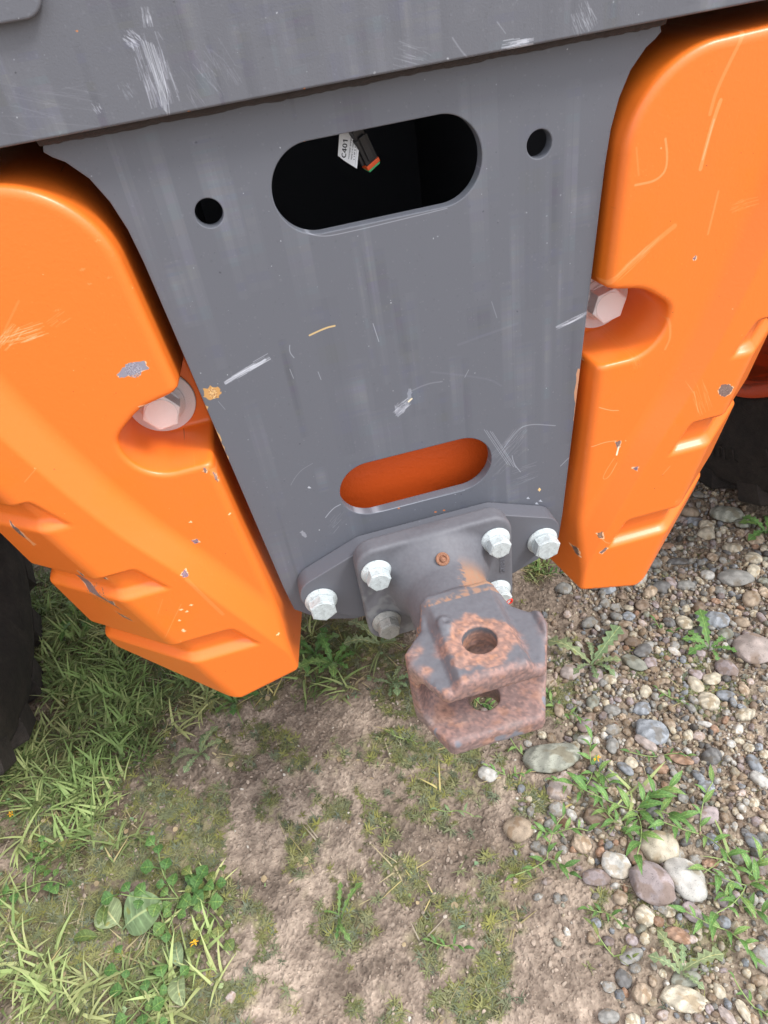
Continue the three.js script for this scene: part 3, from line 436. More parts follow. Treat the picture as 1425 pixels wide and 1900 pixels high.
  h.userData.label = 'rusty cast clevis tow hitch with a vertical pin hole';
  const bolt = (x, y, m, t) => { const bg = boltGeo(0.0215, 0.0285, 0.021, t); bg.translate(x, y, 0.0618); return mesh('flange_bolt', bg, m, h); };
  bolt(-0.0855, 0.639, mZinc, 0.1); bolt(-0.0845, 0.538, mZincDirty, 0.3); bolt(0.0855, 0.639, mZinc, 0.25); bolt(0.0845, 0.538, mZinc, 0.1);
  const red = new THREE.MeshStandardMaterial({ color: lin(0.75, 0.05, 0.035), roughness: 0.45 });
  const dab = new THREE.TorusGeometry(0.0042, 0.0018, 8, 18); dab.translate(0.0955, 0.533, 0.0836); mesh('red_cap_ring', dab, red, h);
  const dab2 = new THREE.SphereGeometry(0.0052, 12, 8); dab2.scale(0.9, 1.3, 0.5); dab2.translate(0.0735, 0.5555, 0.0735); mesh('red_paint_dab', dab2, red, h);
  const gn = mergeGeometries([new THREE.TorusGeometry(0.0068, 0.0026, 10, 22), xf(new THREE.SphereGeometry(0.0042, 12, 8), { p: [0, -0.0012, 0.002] }), xf(new THREE.CylinderGeometry(0.0075, 0.0095, 0.007, 20), { p: [0, 0, -0.0034], r: [Math.PI / 2, 0, 0] })].map((q) => q.toNonIndexed())); xf(gn, { r: [-0.95, 0, 0.05], p: [0.001, 0.6605, 0.094] }); boxUV(gn, 11);
  mesh('grease_nipple', gn, new THREE.MeshStandardMaterial({ color: lin(0.42, 0.2, 0.12), roughness: 0.7, bumpMap: castRelief, bumpScale: 0.001 }), h);
}
{
  const font = await new FontLoader().loadAsync('fonts/droid/droid_sans_bold.typeface.json');
  const tg = new TextGeometry('STRAN', { font, size: 0.0075, depth: 0.0012, curveSegments: 3, bevelEnabled: false }); tg.rotateZ(Math.PI / 2); tg.translate(0.0985, 0.571, 0.0612); boxUV(tg, 1);
  mesh('raised_lettering', tg, mGrey, machine.children.find((o) => o.name === 'tow_hitch'));
}
// ---- electrical connector and paper tag hanging in the upper slot
{
  const blk = new THREE.MeshStandardMaterial({ color: lin(0.022, 0.022, 0.025), roughness: 0.45 });
  const con = put(new THREE.Group(), 'cable_connector', machine); con.position.set(-0.0015, 1.132, -0.05); con.rotation.set(0.15, 0.35, 0.36);
  mesh('housing', mergeGeometries([box(-0.008, 0.008, -0.016, 0.014, -0.006, 0.006, 0.0015), box(-0.0065, 0.0065, 0.012, 0.024, -0.005, 0.005, 0.0015), box(-0.004, 0.004, -0.012, 0.016, 0.0055, 0.0085, 0.001), box(-0.0115, -0.0078, -0.014, 0.004, -0.003, 0.003, 0.001)].map((q) => q.index ? q.toNonIndexed() : q)), blk, con);
  mesh('orange_seal', box(-0.0086, 0.0086, -0.0205, -0.0155, -0.0066, 0.0066, 0.001), new THREE.MeshStandardMaterial({ color: lin(0.75, 0.11, 0.03), roughness: 0.5 }), con);
  mesh('green_insert', box(-0.0078, 0.0078, -0.0232, -0.0203, -0.0058, 0.0058, 0.0008), new THREE.MeshStandardMaterial({ color: lin(0.06, 0.42, 0.16), roughness: 0.5 }), con);
  const cab = new THREE.TubeGeometry(new THREE.CatmullRomCurve3([[0, 0.02, 0], [0.0, 0.05, -0.004], [-0.004, 0.075, -0.01]].map((q) => new THREE.Vector3(...q))), 14, 0.0042, 10); mesh('cable', cab, blk, con);
  const [c, g2] = newCanvas(256, 384); g2.fillStyle = 'rgb(224,228,234)'; g2.fillRect(0, 0, 256, 384); g2.fillStyle = 'rgb(28,32,44)'; g2.save(); g2.translate(110, 345); g2.rotate(-Math.PI / 2); g2.font = 'bold 78px sans-serif'; g2.fillText('C401', 0, 0); g2.restore();
  g2.fillStyle = 'rgba(40,46,60,0.8)'; { const R = rng(3); for (let l = 0; l < 3; l++) for (let y = 340; y > 130; y -= 9) if (R() < 0.8) g2.fillRect(140 + l * 30, y, 18 * (0.5 + R() * 0.5), 5); } g2.fillStyle = 'rgba(150,156,168,0.6)'; g2.fillRect(226, 0, 6, 384);
  const tg = new THREE.PlaneGeometry(0.021, 0.04, 6, 10); const p = tg.attributes.position; for (let i = 0; i < p.count; i++) { const x = p.getX(i), y = p.getY(i); p.setZ(i, 0.0025 * Math.sin(x * 190 + y * 40)); if (y < -0.019) p.setY(i, y - (x + 0.0105) * 0.45 + 0.0055); } tg.computeVertexNormals();
  const tm = mesh('cable_tag', tg, new THREE.MeshStandardMaterial({ map: canvasTex(c), roughness: 0.55, side: THREE.DoubleSide }), machine);
  tm.position.set(-0.0165, 1.141, -0.046); tm.rotation.set(-0.25, 0.2, -0.33); tm.userData.label = 'white paper cable tag printed C401';
}
// ---- wheels
{
  const R0 = 0.605, wHalf = 0.215;
  const tyreMat = new THREE.MeshStandardMaterial({ color: lin(0.05, 0.044, 0.042), roughness: 0.8, bumpMap: castRelief, bumpScale: 0.002, map: dataTex(512, 512, (i, j, o) => { const n = fbm2(i / 40, j / 40, 81, 4), m = fbm2(i / 7, j / 7, 83, 2); const v = 190 + 120 * (n - 0.5) + 60 * (m - 0.5); o[0] = v * 1.03; o[1] = v * 0.97; o[2] = v * 0.92; }, true) });
  const prof = [[0.315, -0.15], [0.325, -0.165], [0.335, -0.168], [0.339, -0.172], [0.346, -0.172], [0.35, -0.178], [0.357, -0.178], [0.362, -0.185], [0.40, -0.205], [0.45, -0.213], [0.50, -0.21], [0.545, -0.196], [0.562, -0.18], [0.568, -0.12], [0.572, 0], [0.568, 0.12], [0.562, 0.18], [0.545, 0.196], [0.50, 0.21], [0.45, 0.213], [0.40, 0.205], [0.357, 0.178], [0.335, 0.168], [0.315, 0.15]];
  const carc = new THREE.LatheGeometry(prof.map(([r, x]) => new THREE.Vector2(r, x)), 120); carc.rotateZ(Math.PI / 2);            // axle along x
  const geos = [carc.toNonIndexed()];
  const N = 21;
  for (const sd of [-1, 1]) for (let k = 0; k < N; k++) {
    const sh = new THREE.Shape(); const L = 0.207; sh.moveTo(0, -0.034); sh.lineTo(L, -0.034 + 0.13); sh.lineTo(L, 0.034 + 0.135); sh.lineTo(0, 0.03); sh.closePath();
    const lg = new THREE.ExtrudeGeometry(sh, { depth: 0.05, steps: 1, bevelEnabled: true, bevelSize: 0.004, bevelThickness: 0.004, bevelSegments: 2 }); const q = lg.attributes.position, a0 = (k + (sd > 0 ? 0.5 : 0)) / N * Math.PI * 2;
    for (let i = 0; i < q.count; i++) { const u = q.getX(i) - 0.008, v = q.getY(i), t = q.getZ(i); const ang = a0 + v / R0; let rad = 0.556 + t; const drop = Math.max(0, u - 0.17) ; rad -= drop * 0.7; q.setXYZ(i, sd * u, rad * Math.cos(ang), rad * Math.sin(ang)); }
    if (sd > 0) { const ix = lg.index; const arr = lg.toNonIndexed ? (ix ? lg.toNonIndexed() : lg) : lg; geos.push(arr); } else { const arr = lg.index ? lg.toNonIndexed() : lg; const pp = arr.attributes.position, tmp = new THREE.Vector3(), tmp2 = new THREE.Vector3(); for (let i = 0; i < pp.count; i += 3) { tmp.fromBufferAttribute(pp, i + 1); tmp2.fromBufferAttribute(pp, i + 2); pp.setXYZ(i + 1, tmp2.x, tmp2.y, tmp2.z); pp.setXYZ(i + 2, tmp.x, tmp.y, tmp.z); } geos.push(arr); }
  }
  geos.forEach((q, i) => { if (i) q.computeVertexNormals(); });
  const tyreGeo = boxUV(mergeGeometries(geos), 1.6);
  const rimProf = [[0.02, -0.06], [0.13, -0.055], [0.2, -0.03], [0.262, -0.03], [0.275, -0.06], [0.282, -0.13], [0.292, -0.158], [0.318, -0.166], [0.322, -0.158], [0.315, -0.14], [0.3, -0.1], [0.3, 0.1], [0.315, 0.14], [0.322, 0.158], [0.318, 0.166], [0.292, 0.158], [0.282, 0.13], [0.275, 0.0], [0.2, 0.0], [0.13, -0.02], [0.02, -0.03]];
  const rimGeo = new THREE.LatheGeometry(rimProf.map(([r, x]) => new THREE.Vector2(r, x)), 80); rimGeo.rotateZ(Math.PI / 2);
  const rimMat = new THREE.MeshPhysicalMaterial({ color: lin(0.72, 0.085, 0.018), roughness: 0.45, bumpMap: castRelief, bumpScale: 0.0008, map: dataTex(256, 256, (i, j, o) => { const n = fbm2(i / 30, j / 30, 87, 4); const d = sstep(0.5, 0.7, n); o[0] = mix(250, 190, d); o[1] = mix(250, 215, d); o[2] = mix(250, 240, d); }, true) });
  boxUV(rimGeo, 2);
  const font = await new FontLoader().loadAsync('fonts/droid/droid_sans_bold.typeface.json');
  const word = (str, size, ang0, rad, step) => { const out = []; [...str].forEach((ch, i) => { const tg = new TextGeometry(ch, { font, size, depth: 0.0035, curveSegments: 4, bevelEnabled: false }); tg.computeBoundingBox(); const w = tg.boundingBox.max.x; tg.translate(-w / 2, 0, 0); tg.rotateY(-Math.PI / 2); const a = ang0 + i * step; tg.translate(-0.2125, rad, 0); tg.rotateX(a); out.push(tg.index ? tg.toNonIndexed() : tg); }); return mergeGeometries(out); };
  for (const sgn of [-1, 1]) {
    const w = put(new THREE.Group(), 'wheel', machine); w.position.set(sgn > 0 ? 1.12 : -1.09, 0.592, sgn > 0 ? -0.69 : -0.54); w.rotation.y = 0.1;
    const t = mesh('tyre', tyreGeo, tyreMat, w); t.rotation.x = sgn > 0 ? 0.1 : 0.02;
    mesh('rim', rimGeo, rimMat, w);
    if (sgn > 0) { const l = mesh('sidewall_lettering', word('TUBELESS', 0.034, Math.PI - 0.38, 0.44, 0.088), tyreMat, w); l.userData.label = 'raised moulded lettering on tyre sidewall'; const l2 = mesh('sidewall_lettering', word('F', 0.055, Math.PI - 0.62, 0.435, 0.1), tyreMat, w); l2.userData.label = 'raised moulded letter on tyre sidewall'; }
  }
  const ax = new THREE.CylinderGeometry(0.075, 0.075, 1.9, 24); ax.rotateZ(Math.PI / 2); ax.translate(0, 0.6, -0.65); mesh('axle', ax, mDark, machine);
}

// ================================================================ STONES, PLANTS AND LITTER ON THE GROUND
// ---- pebble shapes
function pebbleGeo(seed, sub, ang) {
  let g = new THREE.IcosahedronGeometry(1, sub); g.deleteAttribute('uv'); g.deleteAttribute('normal'); g = mergeVertices(g, 1e-5);
  const p = g.attributes.position, R = rng(seed), e = [1, 0.55 + R() * 0.2, 0.72 + R() * 0.25], cuts = []; for (let k = 0; k < (ang ? 9 : 4); k++) { const v = new THREE.Vector3(R() - 0.5, R() - 0.5, R() - 0.5).normalize(); cuts.push([v, ang ? 0.62 + R() * 0.25 : 0.74 + R() * 0.2]); }
  const v = new THREE.Vector3();
  for (let i = 0; i < p.count; i++) { v.fromBufferAttribute(p, i); v.multiplyScalar(1 + 0.28 * (fbm3(v.x * 1.3 + seed, v.y * 1.3, v.z * 1.3, 33, 2) - 0.5) + 0.06 * (noise3(v.x * 4 + seed, v.y * 4, v.z * 4, 35) - 0.5)); for (const [n, c] of cuts) { const d = v.dot(n) - c; if (d > 0) v.addScaledVector(n, -d * (ang ? 0.9 : 0.7)); } p.setXYZ(i, v.x * e[0], v.y * e[1], v.z * e[2]); }
  g.computeVertexNormals();
  const n = g.attributes.normal, uv = new Float32Array(p.count * 2); for (let i = 0; i < p.count; i++) { uv[2 * i] = 0.5 + p.getX(i) * 0.42 + n.getX(i) * 0.05; uv[2 * i + 1] = 0.5 + p.getZ(i) * 0.42 + n.getZ(i) * 0.05; } g.setAttribute('uv', new THREE.BufferAttribute(uv, 2));
  return g;
}
const bigPeb = [0, 1, 2, 3, 4, 5, 6, 7].map((k) => pebbleGeo(100 + k * 7, 5, k % 3 === 2)), medPeb = [0, 1, 2, 3, 4, 5, 6, 7].map((k) => pebbleGeo(300 + k * 11, 2, k % 2 === 1)), tinyPeb = [0, 1, 2, 3].map((k) => pebbleGeo(500 + k * 13, 1, k % 2 === 0));
const stoneMaps = [0, 1, 2, 3].map((s) => dataTex(128, 128, (i, j, o) => { const n = fbm2(i / 22, j / 22, 200 + s * 9, 4), v = noise2(i / 1.8, j / 1.8, 210 + s), band = s === 3 ? 0.5 + 0.5 * Math.sin(i * 0.16 + j * 0.07 + n * 7) : 0.5; let m = 196 + 90 * (n - 0.5) + (v > 0.86 ? -46 : v < 0.1 ? 22 : 0) + (s === 3 ? 50 * (band - 0.5) : 0); const dirt = sstep(0.56, 0.7, fbm2(i / 30 + 9, j / 30, 230 + s, 3)) * 0.5; o[0] = mix(m, 150, dirt); o[1] = mix(m, 134, dirt); o[2] = mix(m, 114, dirt); }, true, false));
const stoneCols = { white: [0.92, 0.90, 0.84], cream: [0.80, 0.72, 0.56], tan: [0.58, 0.46, 0.34], brown: [0.38, 0.29, 0.22], grey: [0.50, 0.49, 0.46], dark: [0.25, 0.245, 0.24], slate: [0.40, 0.43, 0.47], mauve: [0.52, 0.44, 0.44], pink: [0.72, 0.61, 0.56], rust: [0.56, 0.36, 0.25], green: [0.42, 0.43, 0.36] };
const stoneMats = {}; for (const k in stoneCols) stoneMats[k] = [0, 1].map((v) => new THREE.MeshStandardMaterial({ color: lin(...stoneCols[k].map((c) => c * (v ? 1.12 : 0.96))), map: stoneMaps[(Object.keys(stoneCols).indexOf(k) * 3 + v) % 4], roughness: 0.82 }));
const placed = []; const cellKey = (x, z) => `${Math.floor(x / 0.05)},${Math.floor(z / 0.05)}`; const grid = new Map();
function occupied(x, z, r, f = 0.8) { const c = Math.floor(x / 0.05), e = Math.floor(z / 0.05); for (let i = -1; i <= 1; i++) for (let j = -1; j <= 1; j++) { const l = grid.get(`${c + i},${e + j}`); if (l) for (const q of l) if (Math.hypot(q[0] - x, q[1] - z) < (q[2] + r) * f) return true; } return false; }
function occupy(x, z, r) { const k = cellKey(x, z); if (!grid.has(k)) grid.set(k, []); grid.get(k).push([x, z, r]); }
const onMachine = (x, z) => Math.abs(Math.abs(x) - 1.13) < 0.2 && z < -0.34;

// the stones one can name: pixel centre, width, height along its own long axis, turn, colour, look
const named = [
  [1270, 1632, 84, 62, 62, 'white', 'smooth creamy white stone touching the mauve stone'], [1222, 1573, 72, 62, 20, 'cream', 'blocky cream stone with rusty edge above the white stone'], [1207, 1645, 86, 66, 48, 'mauve', 'rounded mauve grey stone beside the creamy white one'], [1143, 1607, 56, 40, 40, 'white', 'white and grey veined stone beside the mauve one'], [1107, 1628, 52, 34, 5, 'mauve', 'flat mauve stone half sunk beside the veined stone'], [1176, 1583, 52, 28, 80, 'brown', 'oval brown stone pressed against the blocky cream stone'],
  [962, 1540, 52, 42, 10, 'tan', 'rounded tan stone alone in bare soil below the hitch'], [1022, 1404, 104, 54, -8, 'green', 'long flat grey green rock beside the rusty hitch'], [905, 1437, 36, 32, 30, 'white', 'white quartz lump in soil under the hitch tip'], [1038, 1460, 54, 42, -30, 'pink', 'pale pinkish stone below the flat grey green rock'], [1097, 1395, 40, 30, 0, 'tan', 'tan stone at the end of the flat grey green rock'],
  [1210, 1356, 62, 44, 40, 'slate', 'slate grey stone with a pale stone leaning on it'], [1199, 1378, 46, 26, 52, 'pink', 'pale pinkish stone leaning on the slate grey stone'], [1191, 1311, 40, 26, -8, 'slate', 'blue grey pebble with pale veins above the slate stone'], [1402, 1202, 72, 60, 20, 'pink', 'big pale pink boulder with a mauve top in the gravel'], [1330, 1146, 44, 36, 10, 'slate', 'round blue grey stone beside a cream egg shaped one'], [1270, 1153, 34, 27, 70, 'cream', 'cream egg shaped stone beside the dark oblong pebble'], [1298, 1166, 42, 20, -20, 'dark', 'dark oblong pebble beside the cream egg shaped stone'],
  [1176, 1227, 50, 26, 42, 'green', 'long grey green stone below the dandelion plant'], [1192, 1206, 38, 22, -28, 'dark', 'dark grey wedge stone touching the long grey green stone'], [1174, 1191, 30, 24, 15, 'brown', 'round brown stone above the dark grey wedge'], [1310, 991, 36, 30, 0, 'cream', 'square cream stone below the far tyre'], [1366, 1072, 60, 36, 10, 'grey', 'broad flat grey rock in the gravel strip'], [1346, 957, 56, 38, 10, 'green', 'mossy tan green boulder near the tyre'], [1258, 1041, 42, 16, 5, 'dark', 'thin dark oblong stone in the gravel strip'], [1207, 1096, 38, 22, -35, 'tan', 'oblong tan stone below the counterweight tip'], [1273, 1084, 34, 22, 0, 'grey', 'angular grey stone beside the oblong tan one'],
  [1167, 1142, 22, 20, 80, 'slate', 'small blue grey pebble standing on brown stone'], [1161, 1158, 27, 17, 10, 'tan', 'tan pebble under the small blue grey one'], [1122, 1119, 22, 20, 0, 'grey', 'grey cube shaped pebble in the wheel rut'], [1349, 1236, 40, 32, 50, 'mauve', 'mauve wedge stone below the big pink boulder'], [1322, 1255, 34, 24, -20, 'cream', 'cream angular stone below the mauve wedge'],
  [1272, 1815, 56, 30, -5, 'green', 'dark olive flat stone near the wilted dandelion'], [1190, 1845, 36, 35, 0, 'tan', 'round tan pebble next to the broad cream rock'], [1267, 1853, 86, 40, 12, 'cream', 'broad flat cream rock below the olive stone'], [1158, 1814, 34, 25, 70, 'dark', 'dark slate pebble above the round tan one'], [1172, 1772, 48, 26, -18, 'grey', 'long grey stone half buried near the dandelion'], [1334, 1838, 32, 20, 75, 'cream', 'small upright cream pebble beside the broad rock'], [1350, 1886, 36, 18, 55, 'pink', 'oblong pale pebble at the foot of the stony strip'], [1380, 1878, 40, 18, 70, 'cream', 'oblong cream pebble standing beside the pale one'], [1257, 1736, 48, 26, 25, 'rust', 'reddish brown flat stone below the mauve stone'], [1344, 1668, 36, 28, 50, 'mauve', 'small mauve stone beside the creamy white one'], [1406, 1606, 40, 32, 20, 'mauve', 'grey mauve stone among bright weeds'], [1421, 1780, 50, 36, 80, 'grey', 'smooth grey boulder below the bright weeds'], [1384, 1753, 34, 18, 15, 'cream', 'flat cream pebble above the smooth grey boulder'], [1227, 1425, 36, 18, 12, 'rust', 'orange tan flat stone below the slate stone'], [1262, 1407, 46, 20, 30, 'rust', 'long reddish stone beside the orange tan one'], [1200, 1452, 34, 28, 10, 'pink', 'pale square stone behind broad weeds'], [1160, 1425, 34, 18, 52, 'slate', 'blue grey sliver of stone behind weeds'], [1047, 1434, 18, 15, 0, 'pink', 'small pale pink pebble under the flat rock'], [1105, 1517, 46, 38, 10, 'brown', 'flat brown stone among the weeds'], [1078, 1565, 36, 32, -30, 'tan', 'tan brown stone in the weeds above the veined stone'], [1318, 1601, 30, 18, 5, 'rust', 'orange tan pebble beside the creamy white stone'], [1307, 1513, 62, 32, -5, 'mauve', 'broad half buried mauve grey stone above weeds'], [1397, 1562, 32, 22, 60, 'slate', 'dark blue grey sliver above the grey mauve stone'], [1130, 1830, 24, 18, 0, 'grey', 'grey pebble beside the dark slate one'], [1344, 1710, 24, 22, 0, 'slate', 'round pale blue grey pebble beside weeds'], [1136, 1350, 30, 24, 0, 'grey', 'grey pebble above tan stone near hitch'], [1088, 1368, 36, 18, 8, 'white', 'thin white stone above the tan stone'], [602, 1188, 16, 11, -40, 'grey', 'pale pointed chip in dark soil under the plate'], [1130, 1885, 40, 26, 0, 'grey', 'grey flat stone at foot of bare soil'], [427, 1850, 22, 20, 0, 'pink', 'small pale lump of soil at the edge of the grass'], [1240, 1692, 24, 20, 20, 'cream', 'cream knobbly pebble below the mauve stone'], [1228, 1688, 22, 16, 60, 'grey', 'small grey pebble under the mauve stone'], [1320, 1555, 22, 20, 0, 'slate', 'small slate pebble above the orange tan one'], [1290, 1595, 24, 20, 0, 'grey', 'small grey pebble touching the creamy white stone'],
];
let si = 0;
function stone(px, py, w, h, turn, col, geoList, sink = 0.25) {
  const c = onY(px, py, 0.008); const d = CAM.distanceTo(c) * ray(px, py).dot(FW) / ray(px, py).length(); const s = d / FOCAL;
  const m = new THREE.Mesh(geoList[si % geoList.length], stoneMats[col][si % 2]); si++;
  const a = w * s / 2 * 1.04, b = h * s / 2 * 1.12, t = Math.min(a, b) * 0.85;
  m.scale.set(a, t, b * 1.15); m.rotation.y = -(turn + 13) * Math.PI / 180;
  m.position.set(c.x, groundH(c.x, c.z) + t * (0.6 - sink) , c.z); m.castShadow = m.receiveShadow = true; occupy(c.x, c.z, (a + b) / 2); return m;
}
for (const [px, py, w, h, turn, col, label] of named) { const m = stone(px, py, w, h, turn, col, bigPeb); put(m, 'stone', scene); tag(m, label, 'stone'); }
{
  // pebbles of the stony strip: the largest singly, the rest as gravel
  const R = rng(4242), names = { white: 'white', cream: 'cream', tan: 'tan', brown: 'brown', grey: 'grey', dark: 'dark grey', slate: 'blue grey', mauve: 'mauve', pink: 'pale pink', rust: 'reddish', green: 'grey green' }, keys = Object.keys(names), wts = [0.10, 0.20, 0.15, 0.06, 0.19, 0.04, 0.08, 0.07, 0.06, 0.02, 0.03];
  const pick = () => { let u = R(), i = 0; while (i < keys.length - 1 && (u -= wts[i]) > 0) i++; return keys[i]; };
  let made = 0, tries = 0;
  while (made < 225 && tries++ < 60000) {
    const px = 880 + R() * 545, py = 880 + R() * 1020; const dens = gravelMask(px, py) * (py < 1500 ? 1 : 0.6); if (R() > dens) continue;
    const big = Math.pow(R(), 1.8); const w = 16 + 26 * big, h = w * (0.6 + R() * 0.35); const c = onY(px, py); const r = w / 2 * 0.00098; if (occupied(c.x, c.z, r, 0.85) || onMachine(c.x, c.z)) continue;
    const col = pick(); const m = stone(px, py, w, h, R() * 180, col, medPeb, 0.12 + R() * 0.3); m.rotation.x = (R() - 0.5) * 0.6; m.rotation.z = (R() - 0.5) * 0.6; put(m, 'pebble', scene);
    tag(m, `small ${names[col]} pebble lying loose in the gravel strip beside the machine`, 'pebble', `${names[col]} pebbles of the gravel strip`); made++;
  }
  // gravel too small to pick apart
  const list = [[], [], [], []]; tries = 0; let n = 0;
  while (n < 20000 && tries++ < 260000) {
    const x = 0.05 + R() * 1.45, z = -1.3 + R() * 2.1; const [px, py] = toPx(x, 0, z); let dens = gravelMask(px, py); dens = Math.max(dens * (py < 1480 ? 1 : 0.5), 0.02) * (0.55 + 0.45 * sstep(0.35, 0.6, fbm2(x * 9, z * 9, 303, 3))); if (R() > dens || Math.abs(Math.abs(x) - 1.13) < 0.16 && z < -0.4) continue;
    const r = 0.0032 + 0.0095 * Math.pow(R(), 1.8); if (r > 0.0035 && occupied(x, z, r, 0.62)) continue; if (r > 0.005) occupy(x, z, r); list[n % 4].push([x, z, r, pick(), R(), R(), R()]); n++;
  }
  const gm = new THREE.MeshStandardMaterial({ color: 0xffffff, map: stoneMaps[1], roughness: 0.85 }); const grp = put(new THREE.Group(), 'gravel', scene); tag(grp, 'fine mixed gravel strewn between the pebbles of the stony strip', 'gravel', null, 'stuff');
  const M = new THREE.Matrix4(), Q = new THREE.Quaternion(), E2 = new THREE.Euler(), col = new THREE.Color();
  list.forEach((l, v) => { const im = new THREE.InstancedMesh(tinyPeb[v], gm, l.length); l.forEach(([x, z, r, c, a, b, e], i) => { E2.set(a * 6, b * 6, e * 6); Q.setFromEuler(E2); M.compose(new THREE.Vector3(x, groundH(x, z) + r * 0.3, z), Q, new THREE.Vector3(r, r * 0.85, r)); im.setMatrixAt(i, M); const k = 0.7 + 0.45 * b; col.setRGB(stoneCols[c][0] * k, stoneCols[c][1] * k, stoneCols[c][2] * k); im.setColorAt(i, col); }); im.userData.kind = 'stuff'; put(im, 'gravel_grains', grp); });
}
{
  // soil crumbs and grit on the bare earth
  const R = rng(909), sm = new THREE.MeshStandardMaterial({ color: 0xffffff, roughness: 1 }), N = 14000, im = [0, 1].map((v) => new THREE.InstancedMesh(tinyPeb[v * 2], sm, N / 2)); const M = new THREE.Matrix4(), Q = new THREE.Quaternion(), E2 = new THREE.Euler(), col = new THREE.Color();
  const grp = put(new THREE.Group(), 'soil_crumbs', scene); tag(grp, 'loose crumbs of dry brown soil and grit on the bare earth', 'soil', null, 'stuff');
  for (let i = 0; i < N; i++) { let x, z, t = 0; do { x = -1.05 + R() * 2.2; z = -1.1 + R() * 1.8; } while (t++ < 30 && R() > 0.15 + 0.85 * sstep(0.45, 0.65, fbm2(x * 6, z * 6, 313, 3))); const r = 0.0012 + 0.0042 * Math.pow(R(), 3); E2.set(R() * 6, R() * 6, R() * 6); Q.setFromEuler(E2); M.compose(new THREE.Vector3(x, groundH(x, z) + r * 0.1, z), Q, new THREE.Vector3(r * 1.2, r * 0.8, r)); im[i & 1].setMatrixAt(i >> 1, M); const k = R(); if (k > 0.975) col.setRGB(0.52, 0.48, 0.42); else { const b = 0.65 + R() * 0.75; col.setRGB(0.29 * b, 0.235 * b, 0.19 * b); } im[i & 1].setColorAt(i >> 1, col); }
  im.forEach((o) => { o.userData.kind = 'stuff'; put(o, 'soil_grains', grp); });
}
// ---- grass
const leafy = (c, rough = 0.7, tr = 0.3) => new THREE.MeshPhysicalMaterial({ color: c, roughness: rough, transmission: tr, thickness: 0, side: THREE.DoubleSide, specularIntensity: 0.5 });
function bladeTuft(seed, n, len, wid, flat) {
  const R = rng(seed), P = [], I = [];
  for (let k = 0; k < n; k++) {
    const a = R() * 6.283, L = len * (0.45 + R() * 0.75), w = wid * (0.6 + R() * 0.7), lean = flat + (R() - 0.5) * 0.5, bend = 0.5 + R() * 0.9, ox = (R() - 0.5) * len * 0.45, oz = (R() - 0.5) * len * 0.45; let x = ox, y = -0.004, z = oz, t = lean; const S = 5, b0 = P.length / 3, twist = (R() - 0.5) * 1.2;
    for (let s = 0; s <= S; s++) { const ww = w * (s === 0 ? 0.75 : 1) * Math.pow(1 - s / S, 0.6) * 0.5, ta = a + Math.PI / 2 + twist * s / S; P.push(x - Math.cos(ta) * ww, y, z - Math.sin(ta) * ww, x + Math.cos(ta) * ww, y, z + Math.sin(ta) * ww); x += Math.cos(a) * Math.sin(t) * L / S; z += Math.sin(a) * Math.sin(t) * L / S; y += Math.cos(t) * L / S; y = Math.max(y, 0.0015); t = Math.min(t + bend / S, 2.0); if (s < S) { const q = b0 + s * 2; I.push(q, q + 1, q + 2, q + 1, q + 3, q + 2); } }
  }
  const g = new THREE.BufferGeometry(); g.setAttribute('position', new THREE.Float32BufferAttribute(P, 3)); g.setIndex(I); g.computeVertexNormals(); return g;
}
function scatter(name, geos, mat, count, seed, dens, sc, colf, grp) {
  const R = rng(seed), lists = geos.map(() => []); let n = 0, tries = 0;
  while (n < count && tries++ < count * 60) { const x = -1.25 + R() * 2.55, z = -1.2 + R() * 1.95; const [px, py] = toPx(x, 0, z); if (R() > dens(px, py, x, z)) continue; if (x > 0.95 && z < -0.45) continue; lists[n % geos.length].push([x, z, R(), R(), R()]); n++; }
  const M = new THREE.Matrix4(), Q = new THREE.Quaternion(), E2 = new THREE.Euler(), col = new THREE.Color();
  geos.forEach((g, v) => { const im = new THREE.InstancedMesh(g, mat, lists[v].length); lists[v].forEach(([x, z, a, b, c], i) => { E2.set((b - 0.5) * 0.3, a * 6.283, (c - 0.5) * 0.3); Q.setFromEuler(E2); const s = mix(sc[0], sc[1], b); M.compose(new THREE.Vector3(x, groundH(x, z), z), Q, new THREE.Vector3(s, s * (0.8 + 0.4 * c), s)); im.setMatrixAt(i, M); colf(col, a, b, c, x, z); im.setColorAt(i, col); }); im.userData.kind = 'stuff'; put(im, name, grp); });
}
